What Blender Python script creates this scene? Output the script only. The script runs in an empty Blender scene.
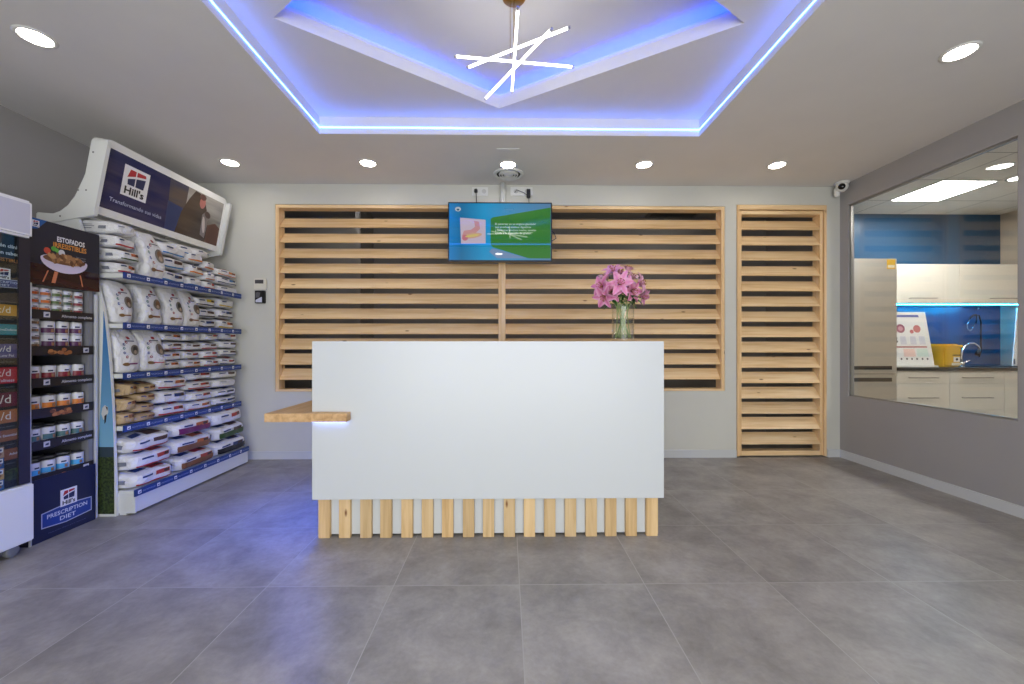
import bpy, bmesh, math, random
from mathutils import Vector, Matrix, noise
random.seed(7)
S = bpy.context.scene
COL = S.collection
PI = math.pi
# ------------------------------------------------------------------ camera
F = 398.0; YAW = math.radians(0.8); CZ = 1.10; HY = 345.0
cd = bpy.data.cameras.new('camera'); cam = bpy.data.objects.new('camera', cd); COL.objects.link(cam)
cd.sensor_width = 36; cd.lens = F / 1024 * 36; cd.shift_y = 3 / 1024; cd.clip_start = .02
cam.location = (0, 0, CZ); cam.rotation_euler = (PI / 2, 0, -YAW); S.camera = cam
RT = Vector((math.cos(YAW), -math.sin(YAW), 0)); FW = Vector((math.sin(YAW), math.cos(YAW), 0))
def ray(px, py): return FW + RT * ((px - 512) / F) + Vector((0, 0, 1)) * ((HY - py) / F)
def at(px, py, X=None, Y=None, Z=None):
    """the point of the room seen at a photo pixel, on a plane X=, Y= or Z="""
    d = ray(px, py)
    if X is not None: t = X / d.x
    elif Y is not None: t = Y / d.y
    else: t = (Z - CZ) / d.z
    return Vector((0, 0, CZ)) + d * t
# ------------------------------------------------------------------ materials
def srgb(r, g, b):
    f = lambda c: (c / 255 / 12.92 if c / 255 <= .04045 else ((c / 255 + .055) / 1.055) ** 2.4)
    return (f(r), f(g), f(b), 1)
_M = {}
def mat(rgb, rough=.5, metal=0.0, spec=.5, name=None):
    k = (tuple(rgb), rough, metal, spec)
    if k in _M: return _M[k]
    m = bpy.data.materials.new(name or 'paint_%d_%d_%d' % tuple(rgb)); m.use_nodes = True
    b = m.node_tree.nodes['Principled BSDF']
    b.inputs['Base Color'].default_value = srgb(*rgb); b.inputs['Roughness'].default_value = rough
    b.inputs['Metallic'].default_value = metal; b.inputs['Specular IOR Level'].default_value = spec
    _M[k] = m; return m
def nodes(m): return m.node_tree.nodes, m.node_tree.links
def newmat(name):
    m = bpy.data.materials.new(name); m.use_nodes = True
    return m, m.node_tree.nodes, m.node_tree.links, m.node_tree.nodes['Principled BSDF']
def emis(name, col, strength):
    m = bpy.data.materials.new(name); m.use_nodes = True; n, l = nodes(m)
    n.clear(); o = n.new('ShaderNodeOutputMaterial'); e = n.new('ShaderNodeEmission')
    e.inputs[0].default_value = (*col, 1); e.inputs[1].default_value = strength
    l.new(e.outputs[0], o.inputs[0]); return m
def paint(name, rgb, rough=.75, bump=.05):
    m, n, l, b = newmat(name)
    t = n.new('ShaderNodeTexCoord'); z = n.new('ShaderNodeTexNoise'); z.inputs['Scale'].default_value = 3
    z.inputs['Detail'].default_value = 4; l.new(t.outputs['Object'], z.inputs['Vector'])
    r = n.new('ShaderNodeValToRGB'); c = srgb(*rgb)
    r.color_ramp.elements[0].color = tuple(x * .95 for x in c[:3]) + (1,); r.color_ramp.elements[1].color = tuple(min(1, x * 1.05) for x in c[:3]) + (1,)
    l.new(z.outputs[0], r.inputs[0]); l.new(r.outputs[0], b.inputs['Base Color'])
    b.inputs['Roughness'].default_value = rough
    z2 = n.new('ShaderNodeTexNoise'); z2.inputs['Scale'].default_value = 180; l.new(t.outputs['Object'], z2.inputs['Vector'])
    bp = n.new('ShaderNodeBump'); bp.inputs['Strength'].default_value = bump; bp.inputs['Distance'].default_value = .002
    l.new(z2.outputs[0], bp.inputs['Height']); l.new(bp.outputs[0], b.inputs['Normal'])
    return m
def wood(name, axis, c0, c1, c2, rough=.5, knots=True):
    """pine board: grain along axis, tone differs from board to board, brown knots"""
    m, n, l, b = newmat(name)
    t = n.new('ShaderNodeTexCoord'); g = n.new('ShaderNodeNewGeometry')
    mp = n.new('ShaderNodeMapping'); sc = [26, 26, 26]; sc[axis] = 1.3; mp.inputs['Scale'].default_value = sc
    l.new(t.outputs['Object'], mp.inputs['Vector'])
    mul = n.new('ShaderNodeMath'); mul.operation = 'MULTIPLY'; mul.inputs[1].default_value = 40; l.new(g.outputs['Random Per Island'], mul.inputs[0])
    cb = n.new('ShaderNodeCombineXYZ'); [l.new(mul.outputs[0], cb.inputs[i]) for i in range(3)]
    ad = n.new('ShaderNodeVectorMath'); ad.operation = 'ADD'; l.new(mp.outputs[0], ad.inputs[0]); l.new(cb.outputs[0], ad.inputs[1])
    z = n.new('ShaderNodeTexNoise'); z.inputs['Scale'].default_value = 1; z.inputs['Detail'].default_value = 5; z.inputs['Roughness'].default_value = .6
    z.inputs['Distortion'].default_value = .6; l.new(ad.outputs[0], z.inputs['Vector'])
    r = n.new('ShaderNodeValToRGB'); e = r.color_ramp.elements
    e[0].position = .3; e[0].color = srgb(*c0); e[1].position = .72; e[1].color = srgb(*c2); x = e.new(.5); x.color = srgb(*c1)
    l.new(z.outputs[0], r.inputs[0])
    hs = n.new('ShaderNodeHueSaturation'); mr = n.new('ShaderNodeMapRange'); mr.inputs['To Min'].default_value = .86; mr.inputs['To Max'].default_value = 1.1
    l.new(g.outputs['Random Per Island'], mr.inputs['Value']); l.new(mr.outputs[0], hs.inputs['Value']); l.new(r.outputs[0], hs.inputs['Color'])
    out = hs.outputs[0]
    if knots:
        mp2 = n.new('ShaderNodeMapping'); s2 = [9, 9, 9]; s2[axis] = 3.2; mp2.inputs['Scale'].default_value = s2
        l.new(t.outputs['Object'], mp2.inputs['Vector'])
        ad2 = n.new('ShaderNodeVectorMath'); l.new(mp2.outputs[0], ad2.inputs[0]); l.new(cb.outputs[0], ad2.inputs[1])
        v = n.new('ShaderNodeTexVoronoi'); v.inputs['Scale'].default_value = 1; l.new(ad2.outputs[0], v.inputs['Vector'])
        k = n.new('ShaderNodeValToRGB'); k.color_ramp.elements[0].position = .03; k.color_ramp.elements[0].color = (1, 1, 1, 1)
        k.color_ramp.elements[1].position = .09; k.color_ramp.elements[1].color = (0, 0, 0, 1); l.new(v.outputs['Distance'], k.inputs[0])
        mx = n.new('ShaderNodeMix'); mx.data_type = 'RGBA'; l.new(k.outputs[0], mx.inputs['Factor']); l.new(out, mx.inputs['A'])
        mx.inputs['B'].default_value = srgb(120, 70, 30); out = mx.outputs['Result']
    l.new(out, b.inputs['Base Color']); b.inputs['Roughness'].default_value = rough
    bp = n.new('ShaderNodeBump'); bp.inputs['Strength'].default_value = .15; bp.inputs['Distance'].default_value = .002
    l.new(z.outputs[0], bp.inputs['Height']); l.new(bp.outputs[0], b.inputs['Normal'])
    return m
def clear_glass(name, tint=(1, 1, 1), f0=.04, rough=0.0):
    m = bpy.data.materials.new(name); m.use_nodes = True; n, l = nodes(m); n.clear()
    o = n.new('ShaderNodeOutputMaterial'); t = n.new('ShaderNodeBsdfTransparent'); g = n.new('ShaderNodeBsdfGlossy'); mx = n.new('ShaderNodeMixShader')
    t.inputs[0].default_value = (*tint, 1); g.inputs['Roughness'].default_value = rough
    lw = n.new('ShaderNodeLayerWeight'); p = n.new('ShaderNodeMath'); p.operation = 'POWER'; p.inputs[1].default_value = 5
    l.new(lw.outputs['Facing'], p.inputs[0]); ma = n.new('ShaderNodeMath'); ma.operation = 'MULTIPLY_ADD'; ma.inputs[1].default_value = 1 - f0; ma.inputs[2].default_value = f0
    l.new(p.outputs[0], ma.inputs[0]); l.new(ma.outputs[0], mx.inputs[0]); l.new(t.outputs[0], mx.inputs[1]); l.new(g.outputs[0], mx.inputs[2])
    l.new(mx.outputs[0], o.inputs[0]); return m
def floor_mat():
    m, n, l, b = newmat('grey_stone_tile')
    t = n.new('ShaderNodeTexCoord'); mp = n.new('ShaderNodeMapping'); mp.inputs['Location'].default_value = (-.06 + 5.75, -1.825 + 5.87, 0)
    l.new(t.outputs['Object'], mp.inputs['Vector'])
    br = n.new('ShaderNodeTexBrick'); br.offset = 0; br.inputs['Scale'].default_value = 1; br.inputs['Brick Width'].default_value = .575; br.inputs['Row Height'].default_value = .587
    br.inputs['Mortar Size'].default_value = .0022; br.inputs['Mortar Smooth'].default_value = .2; br.inputs['Bias'].default_value = 0
    br.inputs['Color1'].default_value = (0, 0, 0, 1); br.inputs['Color2'].default_value = (1, 1, 1, 1); br.inputs['Mortar'].default_value = (.5, .5, .5, 1)
    l.new(mp.outputs[0], br.inputs['Vector'])
    # cloudy cement pattern, shifted per tile
    sc = n.new('ShaderNodeVectorMath'); sc.operation = 'MULTIPLY'; sc.inputs[1].default_value = (7, 7, 7); l.new(br.outputs['Color'], sc.inputs[0])
    ad = n.new('ShaderNodeVectorMath'); l.new(t.outputs['Object'], ad.inputs[0]); l.new(sc.outputs[0], ad.inputs[1])
    z = n.new('ShaderNodeTexNoise'); z.inputs['Scale'].default_value = 4.2; z.inputs['Detail'].default_value = 12; z.inputs['Roughness'].default_value = .68; z.inputs['Distortion'].default_value = .25
    l.new(ad.outputs[0], z.inputs['Vector'])
    z2 = n.new('ShaderNodeTexNoise'); z2.inputs['Scale'].default_value = 45; z2.inputs['Detail'].default_value = 5; l.new(ad.outputs[0], z2.inputs['Vector'])
    r = n.new('ShaderNodeValToRGB'); e = r.color_ramp.elements; e[0].position = .32; e[0].color = srgb(124, 120, 116); e[1].position = .68; e[1].color = srgb(166, 161, 156)
    l.new(z.outputs[0], r.inputs[0])
    r2 = n.new('ShaderNodeMapRange'); r2.inputs['From Min'].default_value = .3; r2.inputs['From Max'].default_value = .7; r2.inputs['To Min'].default_value = .93; r2.inputs['To Max'].default_value = 1.05; l.new(z2.outputs[0], r2.inputs['Value'])
    tone = n.new('ShaderNodeMapRange'); tone.inputs['To Min'].default_value = .95; tone.inputs['To Max'].default_value = 1.05; l.new(br.outputs['Color'], tone.inputs['Value'])
    mm = n.new('ShaderNodeMath'); mm.operation = 'MULTIPLY'; l.new(r2.outputs[0], mm.inputs[0]); l.new(tone.outputs[0], mm.inputs[1])
    hs = n.new('ShaderNodeHueSaturation'); l.new(mm.outputs[0], hs.inputs['Value']); l.new(r.outputs[0], hs.inputs['Color'])
    mx = n.new('ShaderNodeMix'); mx.data_type = 'RGBA'; l.new(br.outputs['Fac'], mx.inputs['Factor']); l.new(hs.outputs[0], mx.inputs['A']); mx.inputs['B'].default_value = srgb(168, 164, 159)
    l.new(mx.outputs['Result'], b.inputs['Base Color'])
    rr = n.new('ShaderNodeMapRange'); rr.inputs['To Min'].default_value = .34; rr.inputs['To Max'].default_value = .5; l.new(z.outputs[0], rr.inputs['Value']); l.new(rr.outputs[0], b.inputs['Roughness'])
    bp = n.new('ShaderNodeBump'); bp.inputs['Strength'].default_value = .12; bp.inputs['Distance'].default_value = .002; l.new(z2.outputs[0], bp.inputs['Height']); l.new(bp.outputs[0], b.inputs['Normal'])
    return m
def film(name, rgb, rough=.35):
    """crinkled plastic packaging"""
    m, n, l, b = newmat(name); b.inputs['Base Color'].default_value = srgb(*rgb); b.inputs['Roughness'].default_value = rough
    t = n.new('ShaderNodeTexCoord'); z = n.new('ShaderNodeTexNoise'); z.inputs['Scale'].default_value = 22; z.inputs['Detail'].default_value = 3; z.inputs['Distortion'].default_value = 1.2
    l.new(t.outputs['Object'], z.inputs['Vector']); bp = n.new('ShaderNodeBump'); bp.inputs['Strength'].default_value = .8; bp.inputs['Distance'].default_value = .02
    l.new(z.outputs[0], bp.inputs['Height']); l.new(bp.outputs[0], b.inputs['Normal']); return m
def steel(name, rgb=(222, 218, 210), rough=.42):
    m, n, l, b = newmat(name); b.inputs['Metallic'].default_value = 1; b.inputs['Roughness'].default_value = rough
    t = n.new('ShaderNodeTexCoord'); mp = n.new('ShaderNodeMapping'); mp.inputs['Scale'].default_value = (2, 2, 160); l.new(t.outputs['Object'], mp.inputs['Vector'])
    z = n.new('ShaderNodeTexNoise'); z.inputs['Scale'].default_value = 3; l.new(mp.outputs[0], z.inputs['Vector'])
    r = n.new('ShaderNodeValToRGB'); c = srgb(*rgb)[:3]; r.color_ramp.elements[0].color = tuple(x * .9 for x in c) + (1,); r.color_ramp.elements[1].color = tuple(min(1, x * 1.08) for x in c) + (1,)
    l.new(z.outputs[0], r.inputs[0]); l.new(r.outputs[0], b.inputs['Base Color']); return m
WALL = paint('wall_paint', (205, 204, 196)); CEIL = paint('ceiling_paint', (222, 220, 219))
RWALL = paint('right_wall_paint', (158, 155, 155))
BASEB = paint('baseboard_paint', (200, 202, 204), .5)
FLOOR = floor_mat()
WOODX = wood('pine_boards', 0, (212, 175, 124), (230, 197, 150), (238, 212, 170))
WOODZ = wood('pine_uprights', 2, (208, 168, 116), (226, 190, 142), (234, 206, 164))
WOODS = wood('pine_plinth_slats', 2, (192, 156, 106), (216, 184, 136), (228, 200, 156))
OAK = wood('oak_shelf', 1, (168, 130, 86), (198, 160, 114), (214, 180, 136), knots=False)
WHITEP = mat((205, 209, 212), .32, name='white_panel_lacquer')
WHITE = mat((225, 225, 222), .4); METALW = mat((214, 216, 214), .35, name='white_powder_coat')
BLACK = mat((14, 14, 16), .4); DARK = mat((38, 36, 40), .5); CHROME = mat((225, 225, 228), .12, 1.0, name='chrome')
BAGW = film('white_bag_film', (222, 222, 224)); BAGK = film('kraft_bag_film', (186, 160, 122), .5)
NAVY = (22, 34, 78); BLUE = (28, 62, 140)
# ------------------------------------------------------------------ mesh helpers
def link(name, me, m=None, parent=None):
    o = bpy.data.objects.new(name, me); COL.objects.link(o)
    if m is not None:
        for x in (m if isinstance(m, (list, tuple)) else [m]): me.materials.append(x)
    if parent is not None: o.parent = parent
    return o
def frombm(name, bm, m=None, parent=None, smooth=False, loc=None):
    me = bpy.data.meshes.new(name); bmesh.ops.recalc_face_normals(bm, faces=bm.faces); bm.to_mesh(me); bm.free()
    if smooth:
        for p in me.polygons: p.use_smooth = True
    o = link(name, me, m, parent)
    if loc is not None: o.location = loc
    return o
def bbox(bm, x0, y0, z0, x1, y1, z1, bev=0.0, M=None, mi=0):
    r = bmesh.ops.create_cube(bm, size=1); vs = r['verts']
    for v in vs:
        v.co = Vector(((x0 + x1) / 2 + v.co.x * (x1 - x0), (y0 + y1) / 2 + v.co.y * (y1 - y0), (z0 + z1) / 2 + v.co.z * (z1 - z0)))
    fs = list({f for v in vs for f in v.link_faces})
    if bev > 0:
        es = list({e for v in vs for e in v.link_edges}); r2 = bmesh.ops.bevel(bm, geom=es, offset=bev, segments=2, affect='EDGES'); vs = list({v for v in r2['verts']} | {v for v in vs if v.is_valid}); fs = list({f for v in vs for f in v.link_faces})
    for f in fs: f.material_index = mi
    if M is not None: bmesh.ops.transform(bm, matrix=M, verts=vs)
    return vs
def box(name, a, b, m, parent=None, bev=0.0):
    bm = bmesh.new(); bbox(bm, *a, *b, bev); return frombm(name, bm, m, parent)
def tube(bm, pts, r, seg=8, closed=False, taper=None):
    pts = [Vector(p) for p in pts]; rings = []; N = len(pts)
    up = Vector((0, 0, 1)); prev = None
    for i, p in enumerate(pts):
        if closed: d = pts[(i + 1) % N] - pts[i - 1]
        else: d = pts[min(i + 1, N - 1)] - pts[max(i - 1, 0)]
        d.normalize()
        if prev is None:
            a = d.cross(up if abs(d.z) < .95 else Vector((1, 0, 0))).normalized()
        else: a = (prev - d * prev.dot(d)).normalized()
        prev = a; b = d.cross(a); rr = r if taper is None else taper[i]
        rings.append([bm.verts.new(p + a * rr * math.cos(2 * PI * k / seg) + b * rr * math.sin(2 * PI * k / seg)) for k in range(seg)])
    for i in range(N if closed else N - 1):
        A, B = rings[i], rings[(i + 1) % N]
        for k in range(seg): bm.faces.new((A[k], A[(k + 1) % seg], B[(k + 1) % seg], B[k]))
    if not closed: bm.faces.new(rings[0][::-1]); bm.faces.new(rings[-1])
def lathe(bm, prof, seg=24, M=None, cap=True):
    rings = []
    for r, z in prof:
        rings.append([bm.verts.new((r * math.cos(2 * PI * k / seg), r * math.sin(2 * PI * k / seg), z)) for k in range(seg)])
    for A, B in zip(rings, rings[1:]):
        for k in range(seg): bm.faces.new((A[k], A[(k + 1) % seg], B[(k + 1) % seg], B[k]))
    if cap: bm.faces.new(rings[0][::-1]); bm.faces.new(rings[-1])
    if M is not None: bmesh.ops.transform(bm, matrix=M, verts=[v for R in rings for v in R])
def prism(bm, pts, d):
    """polygon of 3-D points extruded by vector d"""
    d = Vector(d); A = [bm.verts.new(Vector(p)) for p in pts]; B = [bm.verts.new(Vector(p) + d) for p in pts]; n = len(pts)
    bm.faces.new(A); bm.faces.new(B[::-1])
    for i in range(n): bm.faces.new((A[i], B[i], B[(i + 1) % n], A[(i + 1) % n]))
def thing(name, label, cat, loc=(0, 0, 0), group=None, kind=None):
    o = bpy.data.objects.new(name, None); COL.objects.link(o); o.location = loc; o.empty_display_size = .05
    return tag(o, label, cat, group, kind)
def tag(o, label, cat=None, group=None, kind=None):
    if label: o['label'] = label
    if cat: o['category'] = cat
    if group: o['group'] = group
    if kind: o['kind'] = kind
    return o
def struct(o): o['kind'] = 'structure'; return o
def shift(o, loc):
    """give a mesh built in world coordinates its own base point"""
    loc = Vector(loc)
    for v in o.data.vertices: v.co -= loc
    o.location = loc; return o
def adopt(parent, *obs):
    """parts built in world coordinates, under an empty that stands at parent.location"""
    for o in obs: o.parent = parent; o.matrix_parent_inverse = Matrix.Translation(-parent.location)
_T = {}
def text_polys(body, bold=0.0):
    k = (body, bold)
    if k in _T: return _T[k]
    cu = bpy.data.curves.new('lettering', 'FONT'); cu.body = body; cu.resolution_u = 2; cu.offset = bold; cu.size = 1
    ob = bpy.data.objects.new('lettering', cu); me = ob.to_mesh()
    vs = [(v.co.x, v.co.y) for v in me.vertices]; fs = [tuple(p.vertices) for p in me.polygons]
    ob.to_mesh_clear(); bpy.data.objects.remove(ob); bpy.data.curves.remove(cu)
    x0 = min([v[0] for v in vs], default=0); x1 = max([v[0] for v in vs], default=1)
    _T[k] = (vs, fs, x0, x1); return _T[k]
class Print:
    """flat printed graphic: shapes in the (u, v) metres of a real surface"""
    def __init__(s, O, U, V):
        s.O = Vector(O); s.U = Vector(U).normalized(); s.V = Vector(V).normalized(); s.N = s.U.cross(s.V); s.bm = bmesh.new(); s.mats = []; s.k = 0
    def mi(s, m):
        if isinstance(m, tuple): m = mat(m, .45)
        if m not in s.mats: s.mats.append(m)
        return s.mats.index(m)
    def poly(s, pts, m, lift=None):
        s.k += 1; h = .0004 + .00012 * s.k
        vs = [s.bm.verts.new(s.O + s.U * x + s.V * y + s.N * h) for x, y in pts]
        f = s.bm.faces.new(vs); f.material_index = s.mi(m)
    def rect(s, x0, y0, x1, y1, m): s.poly([(x0, y0), (x1, y0), (x1, y1), (x0, y1)], m)
    def ell(s, x, y, a, b, m, n=20, rot=0):
        c, q = math.cos(rot), math.sin(rot)
        s.poly([(x + a * math.cos(t) * c - b * math.sin(t) * q, y + a * math.cos(t) * q + b * math.sin(t) * c) for t in [2 * PI * i / n for i in range(n)]], m)
    def text(s, body, x, y, size, m, bold=.0, width=None, align='L', slope=0):
        vs, fs, x0, x1 = text_polys(body, bold); s.k += 1; h = .0004 + .00012 * s.k
        sx = size if width is None else width / (x1 - x0)
        off = {'L': -x0, 'C': -(x0 + x1) / 2, 'R': -x1}[align]; i = s.mi(m)
        V = [s.bm.verts.new(s.O + s.U * (x + (a + off) * sx) + s.V * (y + b * size + (a + off) * sx * slope) + s.N * h) for a, b in vs]
        for f in fs:
            try: s.bm.faces.new([V[j] for j in f]).material_index = i
            except ValueError: pass
    def logo(s, x, y, w, txt=True):
        """white square, red and navy window with a white swoosh, black serif-like name below"""
        u = w / 10; s.rect(x, y, x + w, y + w * 1.08, (232, 232, 234))
        R, B = (178, 30, 44), (26, 36, 84)
        s.poly([(x + 1.5 * u, y + 6.7 * u), (x + 4.6 * u, y + 7.9 * u), (x + 4.6 * u, y + 9.7 * u), (x + 2.4 * u, y + 9.7 * u)], R)
        s.poly([(x + 5.0 * u, y + 8.0 * u), (x + 8.6 * u, y + 8.7 * u), (x + 8.4 * u, y + 9.7 * u), (x + 5.0 * u, y + 9.7 * u)], R)
        s.poly([(x + 5.0 * u, y + 4.2 * u), (x + 8.2 * u, y + 4.2 * u), (x + 8.6 * u, y + 8.0 * u), (x + 5.0 * u, y + 7.2 * u)], B)
        s.poly([(x + 2.0 * u, y + 4.2 * u), (x + 4.6 * u, y + 4.2 * u), (x + 4.6 * u, y + 7.1 * u), (x + 1.8 * u, y + 6.1 * u)], B)
        if txt: s.text("Hill's", x + 5 * u, y + .9 * u, 3.6 * u, (16, 16, 20), .03, width=7.6 * u, align='C')
    def build(s, name, parent=None):
        me = bpy.data.meshes.new(name); s.bm.to_mesh(me); s.bm.free()
        for m in s.mats: me.materials.append(m)
        o = bpy.data.objects.new(name, me); COL.objects.link(o)
        if parent is not None: adopt(parent, o)
        return o
# ================================================================== SETTING
XL, XR, YB, ZC = -3.28, 3.28, 3.87, 2.656
YF = -1.7; WT = .12
TX0, TX1, TY0, TY1 = -1.378, 1.438, 1.15, 2.95     # ceiling tray
ZT = 2.782; ZU = 2.94
struct(box('floor', (XL - .1, YF - .1, -.1), (6.3, 5.2, 0), FLOOR))
bm = bmesh.new()      # ceiling with the rectangular tray opening
for a, b in (((XL - .1, YF - .1), (TX0 - .012, YB + .1)), ((TX1 + .012, YF - .1), (XR + .1, YB + .1)), ((TX0 - .012, YF - .1), (TX1 + .012, TY0 - .012)), ((TX0 - .012, TY1 + .012), (TX1 + .012, YB + .1))):
    bbox(bm, a[0], a[1], ZC, b[0], b[1], ZC + .10)
struct(frombm('ceiling', bm, CEIL))
bm = bmesh.new()      # fascia boards of the tray
for a, b in (((TX0 - .012, TY0 - .012), (TX0, TY1 + .012)), ((TX1, TY0 - .012), (TX1 + .012, TY1 + .012)), ((TX0, TY0 - .012), (TX1, TY0)), ((TX0, TY1), (TX1, TY1 + .012))):
    bbox(bm, a[0], a[1], ZC, b[0], b[1], ZT)
struct(frombm('trim_1', bm, CEIL))
# tray ceiling with a diamond opening, its lip and the higher ceiling over it
VB = at(499, 108.5, Z=ZT); VL = at(272.5, 17, Z=ZT); VR = at(744, 24, Z=ZT)
cx, cy = (VL.x + VR.x) / 2, (VL.y + VR.y) / 2
D = [Vector((VB.x, VB.y, 0)), Vector((VR.x, cy, 0)), Vector((VB.x, 2 * cy - VB.y, 0)), Vector((VL.x, cy, 0))]
CEN = Vector((VB.x, cy, 0))
bm = bmesh.new()
O4 = [Vector((VB.x, TY1 + .03, 0)), Vector((TX1 + .03, TY1 + .03, 0)), Vector((TX1 + .03, cy, 0)), Vector((TX1 + .03, TY0 - .03, 0)), Vector((VB.x, TY0 - .03, 0)), Vector((TX0 - .03, TY0 - .03, 0)), Vector((TX0 - .03, cy, 0)), Vector((TX0 - .03, TY1 + .03, 0))]
z_ = lambda v, z: Vector((v.x, v.y, z))
for q in ((D[0], O4[0], O4[1], O4[2], D[1]), (D[1], O4[2], O4[3], O4[4], D[2]), (D[2], O4[4], O4[5], O4[6], D[3]), (D[3], O4[6], O4[7], O4[0], D[0])):
    prism(bm, [z_(p, ZT) for p in q], (0, 0, .02))
# lip: a thin upstand round the diamond
LIPH = .08
for i in range(4):
    a, b = D[i], D[(i + 1) % 4]; n = ((a + b) / 2 - CEN); e = (b - a).normalized(); n = (n - e * n.dot(e)).normalized() * .012
    prism(bm, [z_(a, ZT + .02), z_(b, ZT + .02), z_(b, ZT + LIPH), z_(a, ZT + LIPH)], n)
# cove walls and top
K = 1.13
E = [CEN + (p - CEN) * K for p in D]
for i in range(4):
    a, b = E[i], E[(i + 1) % 4]
    prism(bm, [z_(a, ZT + .02), z_(b, ZT + .02), z_(b, ZU), z_(a, ZU)], (CEN - (a + b) / 2).normalized() * -.01)
prism(bm, [z_(p, ZU) for p in [CEN + (p - CEN) * 1.16 for p in D]], (0, 0, .02))
struct(frombm('trim_2', bm, CEIL))['label'] = 'recessed blue-lit tray with diamond opening above the counter'
# walls
LO = (at(275, 204, Y=YB), at(725, 391, Y=YB)); DO = (at(736.5, 204.5, Y=YB), at(826.5, 458, Y=YB))
lx0, lx1, lz0, lz1 = LO[0].x, LO[1].x, LO[1].z, LO[0].z
dx0, dx1, dz0, dz1 = DO[0].x, DO[1].x, 0.0, DO[0].z
bm = bmesh.new()
for a in ((XL - .1, 0, lx0, ZC), (lx0, 0, lx1, lz0), (lx0, lz1, lx1, ZC), (lx1, 0, dx0, ZC), (dx0, dz1, dx1, ZC), (dx1, 0, XR + .1, ZC)):
    bbox(bm, a[0], YB, a[1], a[2], YB + WT, a[3])
struct(frombm('wall_back', bm, WALL))
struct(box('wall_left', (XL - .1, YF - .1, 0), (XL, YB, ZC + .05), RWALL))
WY0, WY1 = 2.507, 3.777; WZ0, WZ1 = .61, 2.445
bm = bmesh.new()
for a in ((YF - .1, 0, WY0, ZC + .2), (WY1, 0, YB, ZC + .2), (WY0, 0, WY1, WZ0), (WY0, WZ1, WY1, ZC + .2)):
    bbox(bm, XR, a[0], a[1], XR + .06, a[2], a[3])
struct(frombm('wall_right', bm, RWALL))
bm = bmesh.new()      # shopfront wall behind the photographer: piers, lintel, glazed opening narrowed to dim side walls
for a in ((XL - .1, 0, -1.9, ZC), (2.1, 0, XR + .1, ZC), (-1.9, 2.35, 2.1, ZC), (-1.9, 0, 2.1, .12)):
    bbox(bm, a[0], YF - .1, a[1], a[2], YF, a[3])
struct(frombm('wall_front', bm, WALL))
box_ = box('baseboard_back', (lx0 * 0 + XL, YB - .012, 0), (dx0 - .005, YB, .075), BASEB); struct(box_)
bm = bmesh.new(); bbox(bm, dx1 + .005, YB - .012, 0, XR, YB, .075); bbox(bm, XR - .012, YF, 0, XR, YB - .012, .075)
struct(frombm('baseboard_right', bm, BASEB))
struct(box('baseboard_left', (XL, YF, 0), (XL + .012, YB - .012, .075), BASEB))
# room behind the louvres
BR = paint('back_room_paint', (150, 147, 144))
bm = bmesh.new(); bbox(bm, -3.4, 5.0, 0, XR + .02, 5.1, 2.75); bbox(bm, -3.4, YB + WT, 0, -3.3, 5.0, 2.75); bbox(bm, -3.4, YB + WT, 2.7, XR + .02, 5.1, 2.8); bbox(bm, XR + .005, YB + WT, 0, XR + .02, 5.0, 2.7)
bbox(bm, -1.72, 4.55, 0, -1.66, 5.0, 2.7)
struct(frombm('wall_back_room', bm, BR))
# window to the kitchen
GL = clear_glass('window_glass', (.97, .98, .98), .05)
ALU = mat((150, 148, 142), .35, .6, name='aluminium_frame')
w = struct(box('window_1', (XR + .024, WY0, WZ0), (XR + .030, WY1, WZ1), GL))
bm = bmesh.new()
for a in ((WY0, WZ0, WY1, WZ0 + .014), (WY0, WZ1 - .014, WY1, WZ1), (WY0, WZ0, WY0 + .014, WZ1), (WY1 - .014, WZ0, WY1, WZ1)):
    bbox(bm, XR + .016, a[0], a[1], XR + .038, a[2], a[3])
frombm('window_frame', bm, ALU, w)
# kitchen shell
KX1 = 6.25; KYB = 4.95; KZ = 2.75
struct(box('wall_kitchen_back', (XR + .02, KYB, 0), (KX1 + .1, KYB + .1, KZ + .1), paint('blue_wall_paint', (40, 80, 114), .3)))
BEIGE = paint('kitchen_side_paint', (196, 184, 166))
struct(box('wall_kitchen_right', (KX1, 1.0, 0), (KX1 + .1, KYB, KZ + .1), BEIGE))
struct(box('wall_kitchen_front', (XR + WT, .9, 0), (KX1 + .1, 1.0, KZ + .1), BEIGE))
struct(box('wall_kitchen_left', (XR + .02, YB + .12, 0), (XR + .10, 5.1, KZ + .1), BEIGE))
PX0 = (at(891, 199.4, Z=KZ).x + at(944, 180, Z=KZ).x) / 2; PY0 = at(972, 180, Z=KZ).y
m, n, l, b = newmat('ceiling_tiles'); t = n.new('ShaderNodeTexCoord'); mp = n.new('ShaderNodeMapping'); mp.inputs['Location'].default_value = (-PX0 + .565 * 9, -PY0 + .565 * 9, 0); l.new(t.outputs['Object'], mp.inputs[0])
br = n.new('ShaderNodeTexBrick'); br.offset = 0
for k, v in (('Scale', 1), ('Brick Width', .565), ('Row Height', .565), ('Mortar Size', .004), ('Mortar Smooth', 0)): br.inputs[k].default_value = v
br.inputs['Color1'].default_value = br.inputs['Color2'].default_value = srgb(236, 232, 224); br.inputs['Mortar'].default_value = srgb(120, 115, 106)
l.new(mp.outputs[0], br.inputs['Vector']); l.new(br.outputs['Color'], b.inputs['Base Color']); b.inputs['Roughness'].default_value = .8
struct(box('ceiling_kitchen', (XR + WT - .02, .95, KZ), (KX1 + .1, KYB + .05, KZ + .08), m))
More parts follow.
